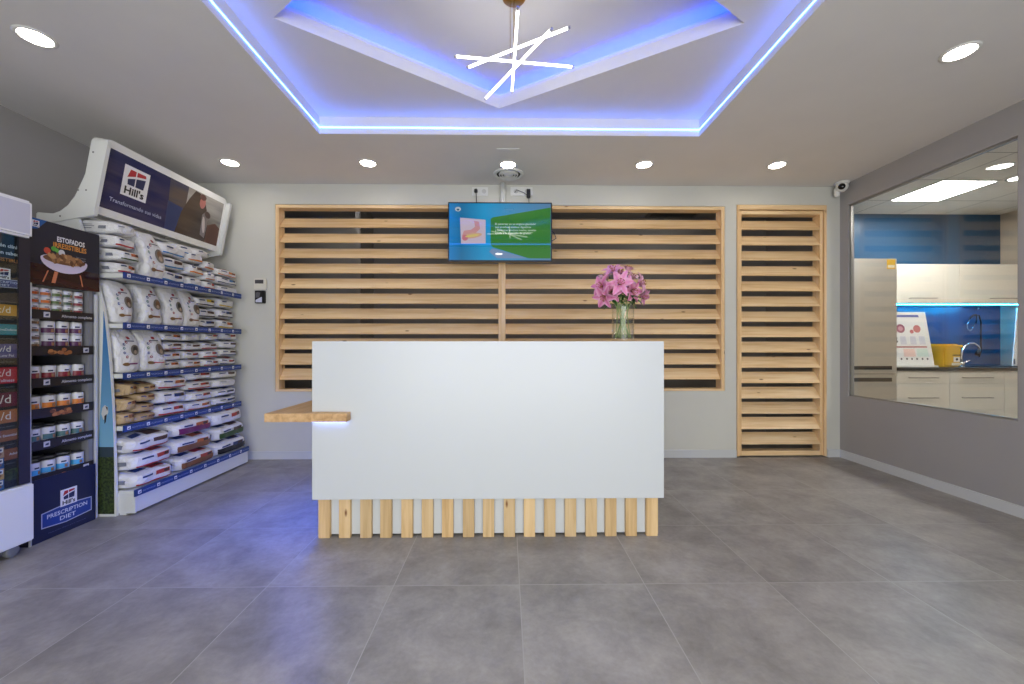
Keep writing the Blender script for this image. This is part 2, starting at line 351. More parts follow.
# ================================================================== LIGHTS OF THE ROOM
LAMP = emis('downlight_diffuser', (1, .93, .83), 26)
def downlight(x, y, z, label, grp, r=.062, m=None):
    t = thing('ceiling_light', label, 'ceiling light', (x, y, z), grp)
    bm = bmesh.new(); lathe(bm, [(r, -.004), (r + .004, -.007), (r + .016, -.004), (r + .018, 0), (r, 0)], 28, cap=False); frombm('trim_ring', bm, WHITE, t, True)
    bm = bmesh.new(); lathe(bm, [(r, -.001), (r * .98, -.0045)], 28); frombm('diffuser', bm, m or LAMP, t)
    return t
for (px, py), lab in zip(((230, 162.5), (368, 163), (508, 164.5), (644, 164.5), (777, 165)),
        ('round downlight nearest the shelves in the row along the back wall', 'round downlight between the shelves and the ceiling air vent', 'round downlight directly in front of the ceiling air vent',
         'round downlight above the vase in the row along the back wall', 'round downlight above the louvered door in the row along the back wall')):
    p = at(px, py, Z=ZC); downlight(p.x, p.y, ZC, lab, 'downlights along the back wall')
p = at(35.5, 37, Z=ZC); downlight(p.x, p.y, ZC, 'large round downlight at the upper left, over the pet food displays', 'side downlights')
p = at(960, 52, Z=ZC); downlight(p.x, p.y, ZC, 'large round downlight at the upper right, near the kitchen window', 'side downlights')
for x in (-2.4, -1.2, -.13, 1.2, 2.4):
    downlight(x, .7, ZC, 'round downlight in the front row near the shop window', 'front row of downlights')
for x in (-1.9, 0, 1.9):
    downlight(x, 4.42, 2.70, 'unseen fill lamp added in the room behind the louvres', 'fill lamps added behind the louvres', m=emis('back_room_fill', (1, .95, .9), 24))  # unseen lamps added to brighten the gaps between the slats
# led strips
LEDV = emis('blue_white_led_line', (.045, .17, 1.0), 16.0)
bm = bmesh.new(); zl = ZC + .048; q = .004
bbox(bm, TX0, TY1 - q, zl - .0035, TX1, TY1, zl + .0035); bbox(bm, TX0, TY0, zl - .0035, TX0 + q, TY1, zl + .0035); bbox(bm, TX1 - q, TY0, zl - .0035, TX1, TY1, zl + .0035); bbox(bm, TX0, TY0, zl - .0035, TX1, TY0 + q, zl + .0035)
tag(shift(frombm('led_strip', bm, LEDV), (TX0, TY1, zl)), 'thin blue-white light line running round the ceiling tray edge', 'led strip')
LEDC = emis('blue_cove_led', (.012, .075, 1.0), 19.0)
bm = bmesh.new()
for i in range(4):
    a, b = D[i], D[(i + 1) % 4]; n = ((a + b) / 2 - CEN); e = (b - a).normalized(); n = (n - e * n.dot(e)).normalized()
    prism(bm, [z_(a + n * .03 + e * .0, ZT + .022), z_(b + n * .03 - e * .0, ZT + .022), z_(b + n * .045 - e * .0, ZT + .022), z_(a + n * .045 + e * .0, ZT + .022)], (0, 0, .006))
tag(shift(frombm('led_strip', bm, LEDC), (CEN.x, CEN.y, ZT)), 'hidden blue light strip glowing inside the diamond ceiling recess', 'led strip')
# pendant of crossed tubes
pc = at(514, -4, Z=ZU)
pend = thing('pendant_lamp', 'pendant of four crossed glowing white tubes on a gold ceiling cap', 'pendant lamp', (pc.x, pc.y, ZU))
GOLD = mat((176, 132, 62), .28, 1.0, name='brushed_gold')
bm = bmesh.new(); lathe(bm, [(.002, -.016), (.055, -.015), (.062, -.01), (.063, 0)], 32); frombm('ceiling_cap', bm, GOLD, pend, True)
TUBE = emis('white_tube', (1, .97, .93), 5)
cz = 2.60
bm = bmesh.new(); tube(bm, [(0, .0, -.02), (0, .0, cz - ZU)], .003, 6); tube(bm, [(-.02, .0, -.02), (-.02, .0, cz - ZU + .02)], .0015, 6); frombm('stem', bm, GOLD, pend)
for (a, b, z) in (((518, 7), (512, 92), 2.625), ((454, 56.2), (574, 67), 2.605), ((467, 67.8), (570.5, 27), 2.615), ((485, 99), (552, 28.5), 2.585)):
    A = at(*a, Z=z) - pend.location; B = at(*b, Z=z) - pend.location; d = (B - A).normalized()
    bm = bmesh.new(); tube(bm, [A + d * .012, B - d * .012], .0064, 10); tb = frombm('light_tube', bm, TUBE, pend, True)
    for e_ in ((A, A + d * .013), (B - d * .013, B)): bm = bmesh.new(); tube(bm, e_, .0072, 10); frombm('end_cap', bm, mat((190, 186, 180), .3, .8), tb)
# sky outside the shop window
W = bpy.data.worlds.new('sky'); S.world = W; W.use_nodes = True
wn = W.node_tree.nodes['Background']; wn.inputs[0].default_value = (.95, .975, .97, 1); wn.inputs[1].default_value = 3.3
pl = bpy.data.lights.new('window_portal', 'AREA'); pl.shape = 'RECTANGLE'; pl.size = 4.0; pl.size_y = 2.23; pl.cycles.is_portal = True
po = bpy.data.objects.new('window_portal', pl); COL.objects.link(po); po.location = (.1, YF - .05, 1.235); po.rotation_euler = (PI / 2, 0, 0)
# ================================================================== LOUVRES
def slats(bm, x0, x1, zs, y):
    for z in zs:
        prism(bm, [(x0, y, z), (x0, y + .077, z + .105), (x0, y + .091, z + .095), (x0, y + .014, z - .004)], (x1 - x0, 0, 0))
lv = thing('louvered_screen', 'wide pine louvered screen in the back wall behind the counter', 'louvered screen', ((lx0 + lx1) / 2, YB, lz0))
bm = bmesh.new(); f = .038; g = .006; obs = []
bbox(bm, lx0 + g, YB - .004, lz1 - g - .03, lx1 - g, YB + .10, lz1 - g); bbox(bm, lx0 + g, YB - .004, lz0 + .002, lx1 - g, YB + .10, lz0 + .024)
obs.append(frombm('rails', bm, WOODX))
bm = bmesh.new(); bbox(bm, lx0 + g, YB - .004, lz0 + .024, lx0 + f, YB + .10, lz1 - g - .03); obs.append(frombm('side_post', bm, WOODZ))
bm = bmesh.new(); bbox(bm, lx1 - f, YB - .004, lz0 + .024, lx1 - g, YB + .10, lz1 - g - .03); obs.append(frombm('side_post', bm, WOODZ))
mx = at(502, 300, Y=YB).x
bm = bmesh.new(); bbox(bm, mx - .034, YB - .006, lz0 + .024, mx - .001, YB + .10, lz1 - g - .03); bbox(bm, mx + .001, YB - .006, lz0 + .024, mx + .034, YB + .10, lz1 - g - .03)
obs.append(frombm('middle_post', bm, WOODZ))
zs = [at(500, 227.9 + 15.15 * i, Y=YB + .02).z for i in range(11)]
for a, b in ((lx0 + f - .008, mx - .034), (mx + .034, lx1 - f + .008)):
    bm = bmesh.new(); slats(bm, a, b, zs, YB + .012); obs.append(frombm('slat_panel', bm, WOODX))
adopt(lv, *obs)
dr = thing('door_1', 'tall narrow pine louvered door at the right of the back wall', None, ((dx0 + dx1) / 2, YB, 0), kind='structure')
obs = []; bm = bmesh.new()
bbox(bm, dx0 + .004, YB - .008, .01, dx0 + .026, YB + .12, dz1 - .005); bbox(bm, dx1 - .026, YB - .008, .01, dx1 - .004, YB + .12, dz1 - .005)
obs.append(frombm('door_jambs', bm, WOODZ))
bm = bmesh.new(); bbox(bm, dx0 + .026, YB - .008, dz1 - .05, dx1 - .026, YB + .12, dz1 - .005); obs.append(frombm('door_head', bm, WOODX))
ix0, ix1 = dx0 + .03, dx1 - .032; zt = dz1 - .058
bm = bmesh.new(); bbox(bm, ix0, YB + .004, .015, ix0 + .022, YB + .10, zt); bbox(bm, ix1 - .03, YB + .004, .015, ix1, YB + .10, zt); obs.append(frombm('door_stiles', bm, WOODZ))
bm = bmesh.new(); bbox(bm, ix0 + .022, YB + .004, zt - .035, ix1 - .03, YB + .10, zt); bbox(bm, ix0 + .022, YB + .004, .015, ix1 - .03, YB + .10, .06); obs.append(frombm('door_rails', bm, WOODX))
bm = bmesh.new(); slats(bm, ix0 + .012, ix1 - .018, [at(780, 230 + 15.27 * i, Y=YB + .02).z for i in range(15)], YB + .0); obs.append(frombm('slat_panel', bm, WOODX))
adopt(dr, *obs)
GX0, GX1 = at(652, 211, Z=2.69).x, at(703, 211, Z=2.69).x
gr = thing('ceiling_grille', 'dark slotted ceiling grille in the room behind the louvred screen', 'grille', ((GX0 + GX1) / 2, 4.72, 2.7))
bm = bmesh.new()
for a_ in ((GX0, 4.5, GX1, 4.53), (GX0, 4.91, GX1, 4.94), (GX0, 4.53, GX0 + .03, 4.91), (GX1 - .03, 4.53, GX1, 4.91)): bbox(bm, a_[0], a_[1], 2.685, a_[2], a_[3], 2.7)
o1 = frombm('frame', bm, mat((110, 108, 106), .5)); o2 = box('backing', (GX0 + .03, 4.53, 2.696), (GX1 - .03, 4.91, 2.699), mat((30, 29, 28), .8))
bm = bmesh.new()
for k in range(18): x = GX0 + .035 + k * (GX1 - GX0 - .07) / 18; bbox(bm, x, 4.53, 2.686, x + .012, 4.91, 2.695)
o3 = frombm('slots', bm, mat((90, 88, 86), .5)); adopt(gr, o1, o2, o3)
# ================================================================== COUNTER
CYF = 2.25
a = at(312, 341.3, Y=CYF); b = at(664, 498, Y=CYF); X0, X1, Z1, Z0 = a.x, b.x, a.z, b.z
ct = thing('reception_counter', 'white reception counter with pine slatted plinth in the middle of the room', 'counter', ((X0 + X1) / 2, 2.55, 0))
obs = [box('front_panel', (X0, CYF, Z0), (X1, CYF + .03, Z1), WHITEP, bev=.0015)]
s0 = at(318.5, 520, Y=CYF + .03).x; s1 = at(657.5, 520, Y=CYF + .03).x
bm = bmesh.new(); bbox(bm, X0 + .0, CYF + .03, Z0, X0 + .03, 2.95, Z1); bbox(bm, X1 - .03, CYF + .03, Z0, X1, 2.95, Z1); obs.append(frombm('side_panels', bm, WHITEP))
obs.append(box('top_ledge', (X0 + .03, CYF + .03, Z1 - .03), (X1 - .03, CYF + .36, Z1), WHITEP))
obs.append(box('desk_top', (X0 + .03, CYF + .03, .71), (X1 - .03, 2.95, .74), WHITEP))
obs.append(box('plinth', (s0 + .01, CYF + .055, .012), (s1 - .01, 2.9, Z0 + .01), WHITEP))
bm = bmesh.new(); pitch = (s1 - s0 - .064) / 16
for i in range(17):
    x = s0 + pitch * i + random.uniform(-.003, .003); bbox(bm, x, CYF + .03, .0, x + .064, CYF + .055, Z0 - .001, .001)
for i in range(6):
    y = CYF + .057 + i * .11
    bbox(bm, s1 - .01, y, 0, s1 + .014, y + .064, Z0 - .001, .001); bbox(bm, s0 - .014, y, 0, s0 + .01, y + .064, Z0 - .001, .001)
obs.append(frombm('plinth_slats', bm, WOODS))
p0 = at(264, 418, Y=2.19); p1 = at(346.5, 418, Y=2.19); sz1 = at(300, 413.6, Y=2.19).z; sz0 = sz1 - .047
bm = bmesh.new(); prism(bm, [(p0.x, 2.19, sz0), (p1.x, 2.19, sz0), (p1.x, CYF, sz0), (X0, CYF, sz0), (X0, 2.95, sz0), (p0.x, 2.95, sz0)], (0, 0, sz1 - sz0)); bmesh.ops.bevel(bm, geom=list(bm.edges), offset=.002, segments=1, affect='EDGES')
obs.append(frombm('side_shelf', bm, OAK)); obs[-1]['label'] = 'oak side shelf wrapping the left corner'
bm = bmesh.new(); bbox(bm, X0 - .12, CYF + .02, sz0 - .008, X0 - .10, 2.9, sz0 - .0005)
obs.append(frombm('led_strip', bm, emis('blue_shelf_led', (.03, .13, 1.0), 130)))
bm = bmesh.new(); bbox(bm, X0 + .01, CYF - .02, sz0 - .008, p1.x - .02, CYF - .008, sz0 - .0005)
obs.append(frombm('led_strip', bm, emis('blue_shelf_front_led', (.28, .38, 1.0), 6)))
adopt(ct, *obs)
# ------------------------------------------------------------------ vase and lilies
vp = at(623, 341, Y=2.42); vx, vy, vz = vp.x, 2.42, Z1
VG = clear_glass('vase_glass', (.985, .99, .988), .035); WG = clear_glass('vase_water', (.97, .985, .975), .02)
va = thing('glass_vase', 'clear cylindrical glass vase of lilies on the counter top', 'vase', (vx, vy, vz))
R = .066
bm = bmesh.new(); lathe(bm, [(.002, 0), (R, 0), (R + .001, .01), (R, .2), (R + .003, .225), (R + .001, .228), (R - .003, .224), (R - .004, .2), (R - .004, .016), (.002, .012)], 36); frombm('glass_body', bm, VG, va, True)
bm = bmesh.new(); lathe(bm, [(.002, .017), (R - .006, .018), (R - .006, .14), (.002, .14)], 32); frombm('water', bm, WG, va, True)
GREEN = mat((62, 104, 44), .5); GREEN2 = mat((40, 80, 34), .5); STEM = mat((150, 168, 104), .5)
def petal_mat():
    m, n, l, b = newmat('pink_lily_petal'); at_ = n.new('ShaderNodeVertexColor'); at_.layer_name = 'Col'
    l.new(at_.outputs[0], b.inputs['Base Color']); b.inputs['Roughness'].default_value = .55; b.inputs['Subsurface Weight'].default_value = .1; b.inputs['Subsurface Radius'].default_value = (.01, .005, .005); return m
PET = petal_mat(); ANT = mat((150, 90, 40), .7)
def lily_flower(parent, pos, axis, size, shade, openness=1.0):
    q = Vector(axis).normalized().to_track_quat('Z', 'Y').to_matrix().to_4x4(); q = Matrix.Translation(pos) @ q
    bm = bmesh.new(); cl = bm.loops.layers.float_color.new('Col')
    for k in range(6):
        th = k * PI / 3 + random.uniform(-.1, .1); wmax = size * (.20 if k % 2 else .26); ln = size * random.uniform(.92, 1.08)
        g = []; 
        for i in range(8):
            t = i / 7; ang = (0.15 + 1.25 * t ** 1.1 * openness) ; r = ln * (math.sin(ang) * .8 * t + .06 * t); h = ln * (.75 * t * math.cos(ang * .85) + .1 * t)
            wd = wmax * (math.sin(PI * min(1, t ** .75 * .98 + .02)) ** .8) + .002; row = []
            for j in (-1, -.5, 0, .5, 1):
                rr = r; hh = h + abs(j) * wd * .35 + random.uniform(-1, 1) * .0012; x = rr * math.cos(th) - j * wd * math.sin(th); y = rr * math.sin(th) + j * wd * math.cos(th)
                row.append((bm.verts.new(q @ Vector((x, y, hh))), t, j))
            g.append(row)
        for i in range(7):
            for j in range(4):
                f = bm.faces.new((g[i][j][0], g[i][j + 1][0], g[i + 1][j + 1][0], g[i + 1][j][0]))
                for lp, (v, t, jj) in zip(f.loops, (g[i][j], g[i][j + 1], g[i + 1][j + 1], g[i + 1][j])):
                    e = min(1, abs(jj) * .55 + .1 * (1 - t)); base = Vector(srgb(*shade)[:3]); pale = Vector(srgb(240, 205, 218)[:3]); thr = Vector(srgb(190, 200, 120)[:3])
                    c = base.lerp(pale, e * .75); c = c.lerp(thr, max(0, .55 - t * 2.2)); lp[cl] = (*c, 1)
    o = frombm('blossom', bm, PET, parent, True)
    bm = bmesh.new()
    for k in range(6):
        th = k * PI / 3 + .5; tip = Vector((.2 * size * math.cos(th), .2 * size * math.sin(th), .62 * size)); tube(bm, [q @ Vector((0, 0, .05 * size)), q @ tip], .0011, 5)
        e = Vector((-math.sin(th), math.cos(th), 0)) * size * .06; tube(bm, [q @ (tip - e), q @ (tip + e)], .0022, 5)
    frombm('stamen', bm, ANT, o, True)
LF = [  # px, py, depth, axis, size, shade, description
    ((620, 283), 2.36, (-.05, -1, .15), .098, (214, 120, 168), 'large open pink lily facing forward at the middle of the bouquet'),
    ((601, 286), 2.40, (-.8, -.7, .15), .088, (196, 98, 148), 'pink lily turned to the left edge of the bouquet'),
    ((604, 297), 2.38, (-.5, -.8, -.35), .085, (182, 84, 132), 'deep pink lily drooping at the lower left of the bouquet'),
    ((620, 273), 2.44, (.05, -.45, 1), .085, (206, 112, 162), 'pink lily pointing up at the top of the bouquet'),
    ((633, 291), 2.38, (.35, -1, -.25), .085, (192, 92, 136), 'pink lily facing down to the right above the vase rim'),
    ((641, 283), 2.41, (.85, -.6, .2), .088, (212, 142, 176), 'pale pink lily at the right edge of the bouquet'),
    ((632, 277), 2.46, (.45, -.5, .8), .075, (226, 178, 190), 'pale half-open lily behind the right side of the bouquet'),
    ((606, 277), 2.46, (-.5, -.4, .9), .072, (216, 160, 172), 'pale half-open lily behind the left side of the bouquet'),
    ((613, 270), 2.42, (-.3, -.6, .8), .085, (204, 118, 164), 'pink lily at the upper left of the bouquet, tilted back'),
    ((628, 269), 2.47, (.3, -.3, 1), .07, (222, 172, 186), 'pale bud-like lily at the very top right of the bouquet'),
    ((612, 292), 2.37, (-.2, -1, -.3), .08, (188, 92, 140), 'pink lily low at the centre left above the vase rim'),
    ((627, 284), 2.40, (.35, -.9, .35), .085, (208, 128, 168), 'pink lily just right of the large middle bloom'),
    ((643, 296), 2.44, (.7, -.6, -.5), .075, (186, 98, 146), 'pink lily hanging lowest on the right of the bouquet')]
for i, (pp, y, ax, sz, sh, lab) in enumerate(LF):
    P = at(*pp, Y=y); root = thing('lily', lab, 'flower', (vx, vy, vz + .02), 'pink lilies in the glass vase'); L = Vector((vx, vy, vz + .02))
    axn = Vector(ax).normalized(); P0 = P - axn * sz * .35 - L
    foot = Vector((.046 * math.cos(i * 2.4 + .5), .04 * math.sin(i * 2.4 + .5), .002)); rim = Vector((P0.x * .28 - foot.x * .3, P0.y * .3 - foot.y * .3, .20)); rim.xy = Vector(rim.xy) if rim.xy.length < .045 else rim.xy.normalized() * .045
    pts = []
    for t in [k / 12 for k in range(13)]:
        c1, c2 = rim, rim + Vector((P0.x - rim.x, P0.y - rim.y, 0)) * .25 + Vector((0, 0, .05))
        pts.append(foot * (1 - t) ** 3 + c1 * 3 * t * (1 - t) ** 2 + c2 * 3 * t * t * (1 - t) + P0 * t ** 3)
    bm = bmesh.new(); tube(bm, pts, .0026, 7); frombm('stem', bm, STEM, root, True)
    lily_flower(root, P0, axn, sz, sh, .75 if sz < .08 else 1.0)
    bm = bmesh.new()
    for k in range(5):
        t = .66 + .055 * k; ii = int(t * 12); base = pts[min(ii, 12)]; th = random.uniform(0, 2 * PI); dn = Vector((math.cos(th), math.sin(th) - .4, random.uniform(-.35, .5))).normalized(); sd = dn.cross(Vector((0, 0, 1))).normalized(); ln = random.uniform(.06, .095); prev = None
        for j in range(6):
            s = j / 5; c = base + dn * ln * s + Vector((0, 0, -.03 * s * s)); wd = .011 * math.sin(PI * (s * .9 + .08)); r = (bm.verts.new(c - sd * wd), bm.verts.new(c + Vector((0, 0, -.003))), bm.verts.new(c + sd * wd))
            if prev: bm.faces.new((prev[0], prev[1], r[1], r[0])); bm.faces.new((prev[1], prev[2], r[2], r[1]))
            prev = r
    frombm('leaves', bm, GREEN2 if i % 2 else GREEN, root, True)
# ================================================================== TV AND BACK WALL FITTINGS
TVY = 3.74
a = at(448, 202, Y=TVY); b = at(552, 262, Y=TVY); tw, th_ = b.x - a.x, a.z - b.z
tv = thing('television', 'flat television showing a blue and green slide above the counter', 'television', ((a.x + b.x) / 2, TVY, b.z))
obs = [box('casing', (a.x, TVY, b.z), (b.x, TVY + .045, a.z), mat((12, 12, 14), .25), bev=.003)]
m, n, l, bb = newmat('lit_screen'); bb.inputs['Base Color'].default_value = (.01, .01, .012, 1); bb.inputs['Roughness'].default_value = .04
def screen(rgb, k=.45):
    m, n, l, bb = newmat('screen_%d_%d_%d' % rgb); bb.inputs['Base Color'].default_value = (.008, .008, .01, 1); bb.inputs['Roughness'].default_value = .03
    bb.inputs['Emission Color'].default_value = srgb(*rgb); bb.inputs['Emission Strength'].default_value = k; return m
m, n, l, bb = newmat('screen_background'); bb.inputs['Base Color'].default_value = (.008, .008, .01, 1); bb.inputs['Roughness'].default_value = .03
t = n.new('ShaderNodeTexCoord'); r = n.new('ShaderNodeValToRGB'); sp = n.new('ShaderNodeSeparateXYZ'); l.new(t.outputs['Generated'], sp.inputs[0])
e = r.color_ramp.elements; e[0].color = srgb(20, 130, 200); e[1].color = srgb(88, 130, 168); x = e.new(.35); x.color = srgb(10, 150, 205); x = e.new(.12); x.color = srgb(6, 110, 160)
l.new(sp.outputs[0], r.inputs[0]); l.new(r.outputs[0], bb.inputs['Emission Color']); bb.inputs['Emission Strength'].default_value = .5
bz = .011
obs.append(box('screen', (a.x + bz, TVY - .0006, b.z + .016), (b.x - bz, TVY + .0004, a.z - bz), m))
scr = obs[-1]
P = Print((a.x, TVY - .0007, b.z), (1, 0, 0), (0, 0, 1)); U = tw / 104.0
u = lambda px, py: ((px - 448) * U, (262 - py) * U)
G1 = screen((52, 130, 40)); P.poly([u(490.5, 219), u(493, 217.5), u(550.5, 207.5), u(550.5, 258.5), u(529, 258.5), u(493, 247.5), u(490.5, 245)], G1)
P.poly([u(492, 248.6), u(499, 250), u(527, 258.5), u(497, 258.5), u(489, 252)], screen((120, 150, 190)))
PK = screen((205, 190, 205)); P.poly([u(460, 218), u(485.5, 220), u(485.5, 243.7), u(461, 244)], PK)
G2 = screen((205, 150, 150)); P.poly([u(474, 221), u(479, 222), u(480, 229), u(476, 233), u(470, 235), u(464, 239), u(462, 236), u(464, 231), u(471, 230), u(475, 227)], G2)
P.ell(u(472, 236)[0], u(472, 236)[1], 10 * U, 2.6 * U, screen((210, 170, 140)), rot=.15); P.ell(u(465, 238)[0], u(465, 238)[1], 3 * U, 3 * U, screen((200, 120, 130)))
P.ell(u(472, 236)[0], u(472, 236)[1], 7 * U, 1.1 * U, screen((220, 200, 110)), rot=.15)
P.ell(u(458, 209.5)[0], u(458, 209.5)[1], 3 * U, 2.3 * U, screen((190, 200, 210))); P.ell(u(458, 210)[0], u(458, 210)[1], 1.4 * U, 1 * U, screen((40, 90, 120)))
TX = screen((215, 235, 215))
for k, s in enumerate(('El p\u00e1ncreas es un \u00f3rgano glandular', 'que produce enzimas digestivas', 'y hormonas, produce insulina, tambi\u00e9n', 'ayuda a la digesti\u00f3n de grasas.')):
    P.text(s, *u(495, 225.0 + k * 3.1), 2.7 * U, TX, .01, width=(41 if k in (0, 2) else 36) * U)
g = P.build('slide_graphics'); adopt(tv, *obs); g.parent = scr; g.matrix_parent_inverse = Matrix.Identity(4)
obs = []
bm = bmesh.new(); xx = at(503, 190, Y=TVY + .08).x; bbox(bm, xx - .025, TVY + .06, a.z - .2, xx + .025, TVY + .10, ZC, .004)
obs.append(frombm('ceiling_pole', bm, METALW, None, True)); obs.append(box('mount_plate', ((a.x + b.x) / 2 - .1, TVY + .045, (a.z + b.z) / 2 - .1), ((a.x + b.x) / 2 + .14, TVY + .06, (a.z + b.z) / 2 + .1), DARK))
bm = bmesh.new(); yy = TVY + .05; p = at(553, 233, Y=yy); tube(bm, [(b.x - .05, yy, p.z + .06), (p.x + .01, yy, p.z), (p.x + .03, yy, p.z - .05), (p.x - .03, yy, p.z - .09)], .004, 6); obs.append(frombm('loose_cable', bm, mat((50, 60, 96), .5), None, True))
adopt(tv, *obs)
def socket(px0, px1, py0, py1, label):
    a = at(px0, py0, Y=YB); b = at(px1, py1, Y=YB); t = thing('wall_socket', label, 'wall socket', ((a.x + b.x) / 2, YB, b.z), 'sockets above the television')
    o = [box('plate', (a.x, YB - .01, b.z), (b.x, YB, a.z), WHITE, bev=.003)]; w = (b.x - a.x) / 2; c = (a.z + b.z) / 2
    for k in range(2):
        bm = bmesh.new(); lathe(bm, [(.015, .0008), (.018, .0022), (.021, .0022), (.022, .0002)], 20, Matrix.Translation((a.x + w * (k + .5), YB - .0101, c)) @ Matrix.Rotation(PI / 2, 4, 'X')); o.append(frombm('outlet', bm, mat((200, 200, 198), .5)))
    adopt(t, *o); return a, b, t
sa, sb, st = socket(472, 488, 187.3, 196, 'white double wall socket left of the television pole')
bm = bmesh.new(); bbox(bm, sa.x + .025, YB - .05, (sa.z + sb.z) / 2 - .02, sa.x + .055, YB - .0105, (sa.z + sb.z) / 2 + .012, .005); tube(bm, [(sa.x + .04, YB - .045, sa.z - .05), (sa.x + .045, YB - .05, sa.z - .1), (sa.x + .05, YB - .05, sa.z - .25)], .004, 6)
tag(shift(frombm('power_plug', bm, BLACK), (sa.x + .04, YB - .03, sa.z - .05)), 'black plug and cord in the left wall socket', 'plug')
sa, sb, st = socket(510.5, 532.5, 187.3, 196, 'wide white wall socket right of the television pole')
p = at(528.5, 193, Y=YB - .03)
bm = bmesh.new(); bbox(bm, p.x - .018, YB - .045, p.z - .045, p.x + .018, YB - .0105, p.z + .035, .003); tube(bm, [(sa.x + .04, YB - .015, p.z + .01), (sa.x + .06, YB - .03, p.z + .03), (p.x - .04, YB - .03, p.z), (p.x, YB - .04, p.z - .04), (p.x + .01, YB - .04, p.z - .16)], .003, 6)
tag(shift(frombm('power_adapter', bm, mat((16, 18, 30), .4)), p), 'black power adapter with blue cord on the right wall socket', 'power adapter')
# ceiling vent and access flap
p = at(508.5, 174, Z=ZC); vt = thing('air_vent', 'round white ceiling air vent with concentric rings', 'vent', (p.x, p.y, ZC))
bm = bmesh.new(); lathe(bm, [(.138, 0), (.134, -.010), (.112, -.014), (.108, -.002)], 40, cap=False); frombm('outer_ring', bm, WHITE, vt, True)
bm = bmesh.new(); lathe(bm, [(.108, -.001), (.107, -.0012)], 32); frombm('dark_throat', bm, mat((60, 58, 56), .8), vt)
for r in (.09, .068, .044):
    bm = bmesh.new(); lathe(bm, [(r, -.002), (r - .006, -.018), (r - .014, -.018), (r - .008, -.002)], 36, cap=False); frombm('ring', bm, WHITE, vt, True)
bm = bmesh.new(); lathe(bm, [(.024, -.002), (.026, -.018)], 24); frombm('hub', bm, WHITE, vt)
a = at(499, 149, Z=ZC); b = at(516, 160, Z=ZC)
tag(shift(box('access_hatch', (a.x, b.y, ZC - .003), (b.x, a.y, ZC), CEIL, bev=.001), (a.x, a.y, ZC)), 'small flush square hatch in the ceiling in front of the vent', 'hatch')
bm = bmesh.new(); c = at(508, 150, Z=ZC); bbox(bm, c.x - .09, c.y - .03, ZC - .006, c.x + .09, c.y + .0, ZC - .0005, .002)
tag(shift(frombm('ceiling_sensor', bm, WHITE), c), 'slim white bar fixed to the ceiling before the central downlight', 'sensor')
# thermostat and reader
a = at(255.5, 279, Y=YB); b = at(267.5, 290.5, Y=YB); t = thing('thermostat', 'white wall thermostat with grey display beside the louvered screen', 'thermostat', ((a.x + b.x) / 2, YB, b.z))
o = [box('casing', (a.x, YB - .028, b.z), (b.x, YB, a.z), mat((220, 216, 204), .4), bev=.004), box('display', (a.x + .012, YB - .0292, a.z - .048), (b.x - .022, YB - .028, a.z - .012), mat((78, 76, 78), .2))]; adopt(t, *o)
a = at(256.5, 291, Y=YB); b = at(266, 303.5, Y=YB); t = thing('key_reader', 'black and silver wall reader just under the thermostat', 'wall reader', ((a.x + b.x) / 2, YB, b.z))
o = [box('casing', (a.x, YB - .03, b.z), (b.x, YB + .002, a.z), BLACK, bev=.004)]
P = Print((a.x, YB - .0302, b.z), (1, 0, 0), (0, 0, 1)); P.poly([(.01, .008), (.07, .008), (.07, .06), (.045, .05), (.01, .03)], mat((205, 208, 225), .3)); P.poly([(.01, .05), (.045, .055), (.055, .1), (.03, .108), (.01, .1)], mat((92, 92, 98), .3)); o.append(P.build('face_plate'))
adopt(t, *o)
# camera
p = at(841, 186, Y=3.74); p = at(842, 186, Y=3.76); t = thing('security_camera', 'white dome security camera in the corner above the kitchen window', 'security camera', (p.x, 3.76, ZC)); t.scale = (.8, .8, .8)
bm = bmesh.new(); lathe(bm, [(.07, 0), (.07, -.02), (.058, -.028)], 28); frombm('mount', bm, WHITE, t, True)
bm = bmesh.new(); bmesh.ops.create_uvsphere(bm, u_segments=24, v_segments=14, radius=.062, matrix=Matrix.Translation((0, 0, -.055))); frombm('eyeball', bm, WHITE, t, True)
dv = Vector((-.66, -.72, -.2)).normalized(); M = Matrix.Translation(Vector((0, 0, -.055)) + dv * .05) @ dv.to_track_quat('Z', 'Y').to_matrix().to_4x4()
bm = bmesh.new(); lathe(bm, [(.001, .016), (.032, .014), (.036, .004), (.036, -.01)], 24, M); frombm('lens', bm, mat((8, 8, 9), .15), t, True)
bm = bmesh.new(); lathe(bm, [(.004, -.16), (.022, -.152), (.03, -.13), (.03, -.06), (.02, -.05)], 20, Matrix.Translation((-.02, .05, 0))); frombm('wall_box', bm, WHITE, t, True)
# ================================================================== SHELVING UNIT
GY0, GY1 = 2.588, 3.735; GXB = -3.0
sx = lambda i: -2.47 if i else -2.40
SZ = [.155, .572, .912, 1.238, 1.565]
sh = thing('shelving_unit', 'white shop shelving unit with lightbox header along the left wall', 'shelving unit', (-2.7, 3.18, 0))
obs = []
obs.append(box('back_panel', (GXB - .03, GY0 + .02, .02), (GXB, GY1, 1.95), METALW))
obs.append(box('kick_plate', (GXB, GY0 + .03, .015), (-2.405, GY1, SZ[0] - .03), METALW))
bm = bmesh.new(); bbox(bm, -2.62, GY0 + .018, 0.012, -2.40, GY0 + .03, SZ[0] - .012, .001)
for z in (.045, .075, .1): bbox(bm, -2.425, GY0 + .016, z, -2.415, GY0 + .019, z + .012)
bbox(bm, -2.5, GY0 + .02, 0, -2.46, GY0 + .06, .015)
obs.append(frombm('base_end', bm, METALW))
STRIP = mat((34, 62, 128), .4)
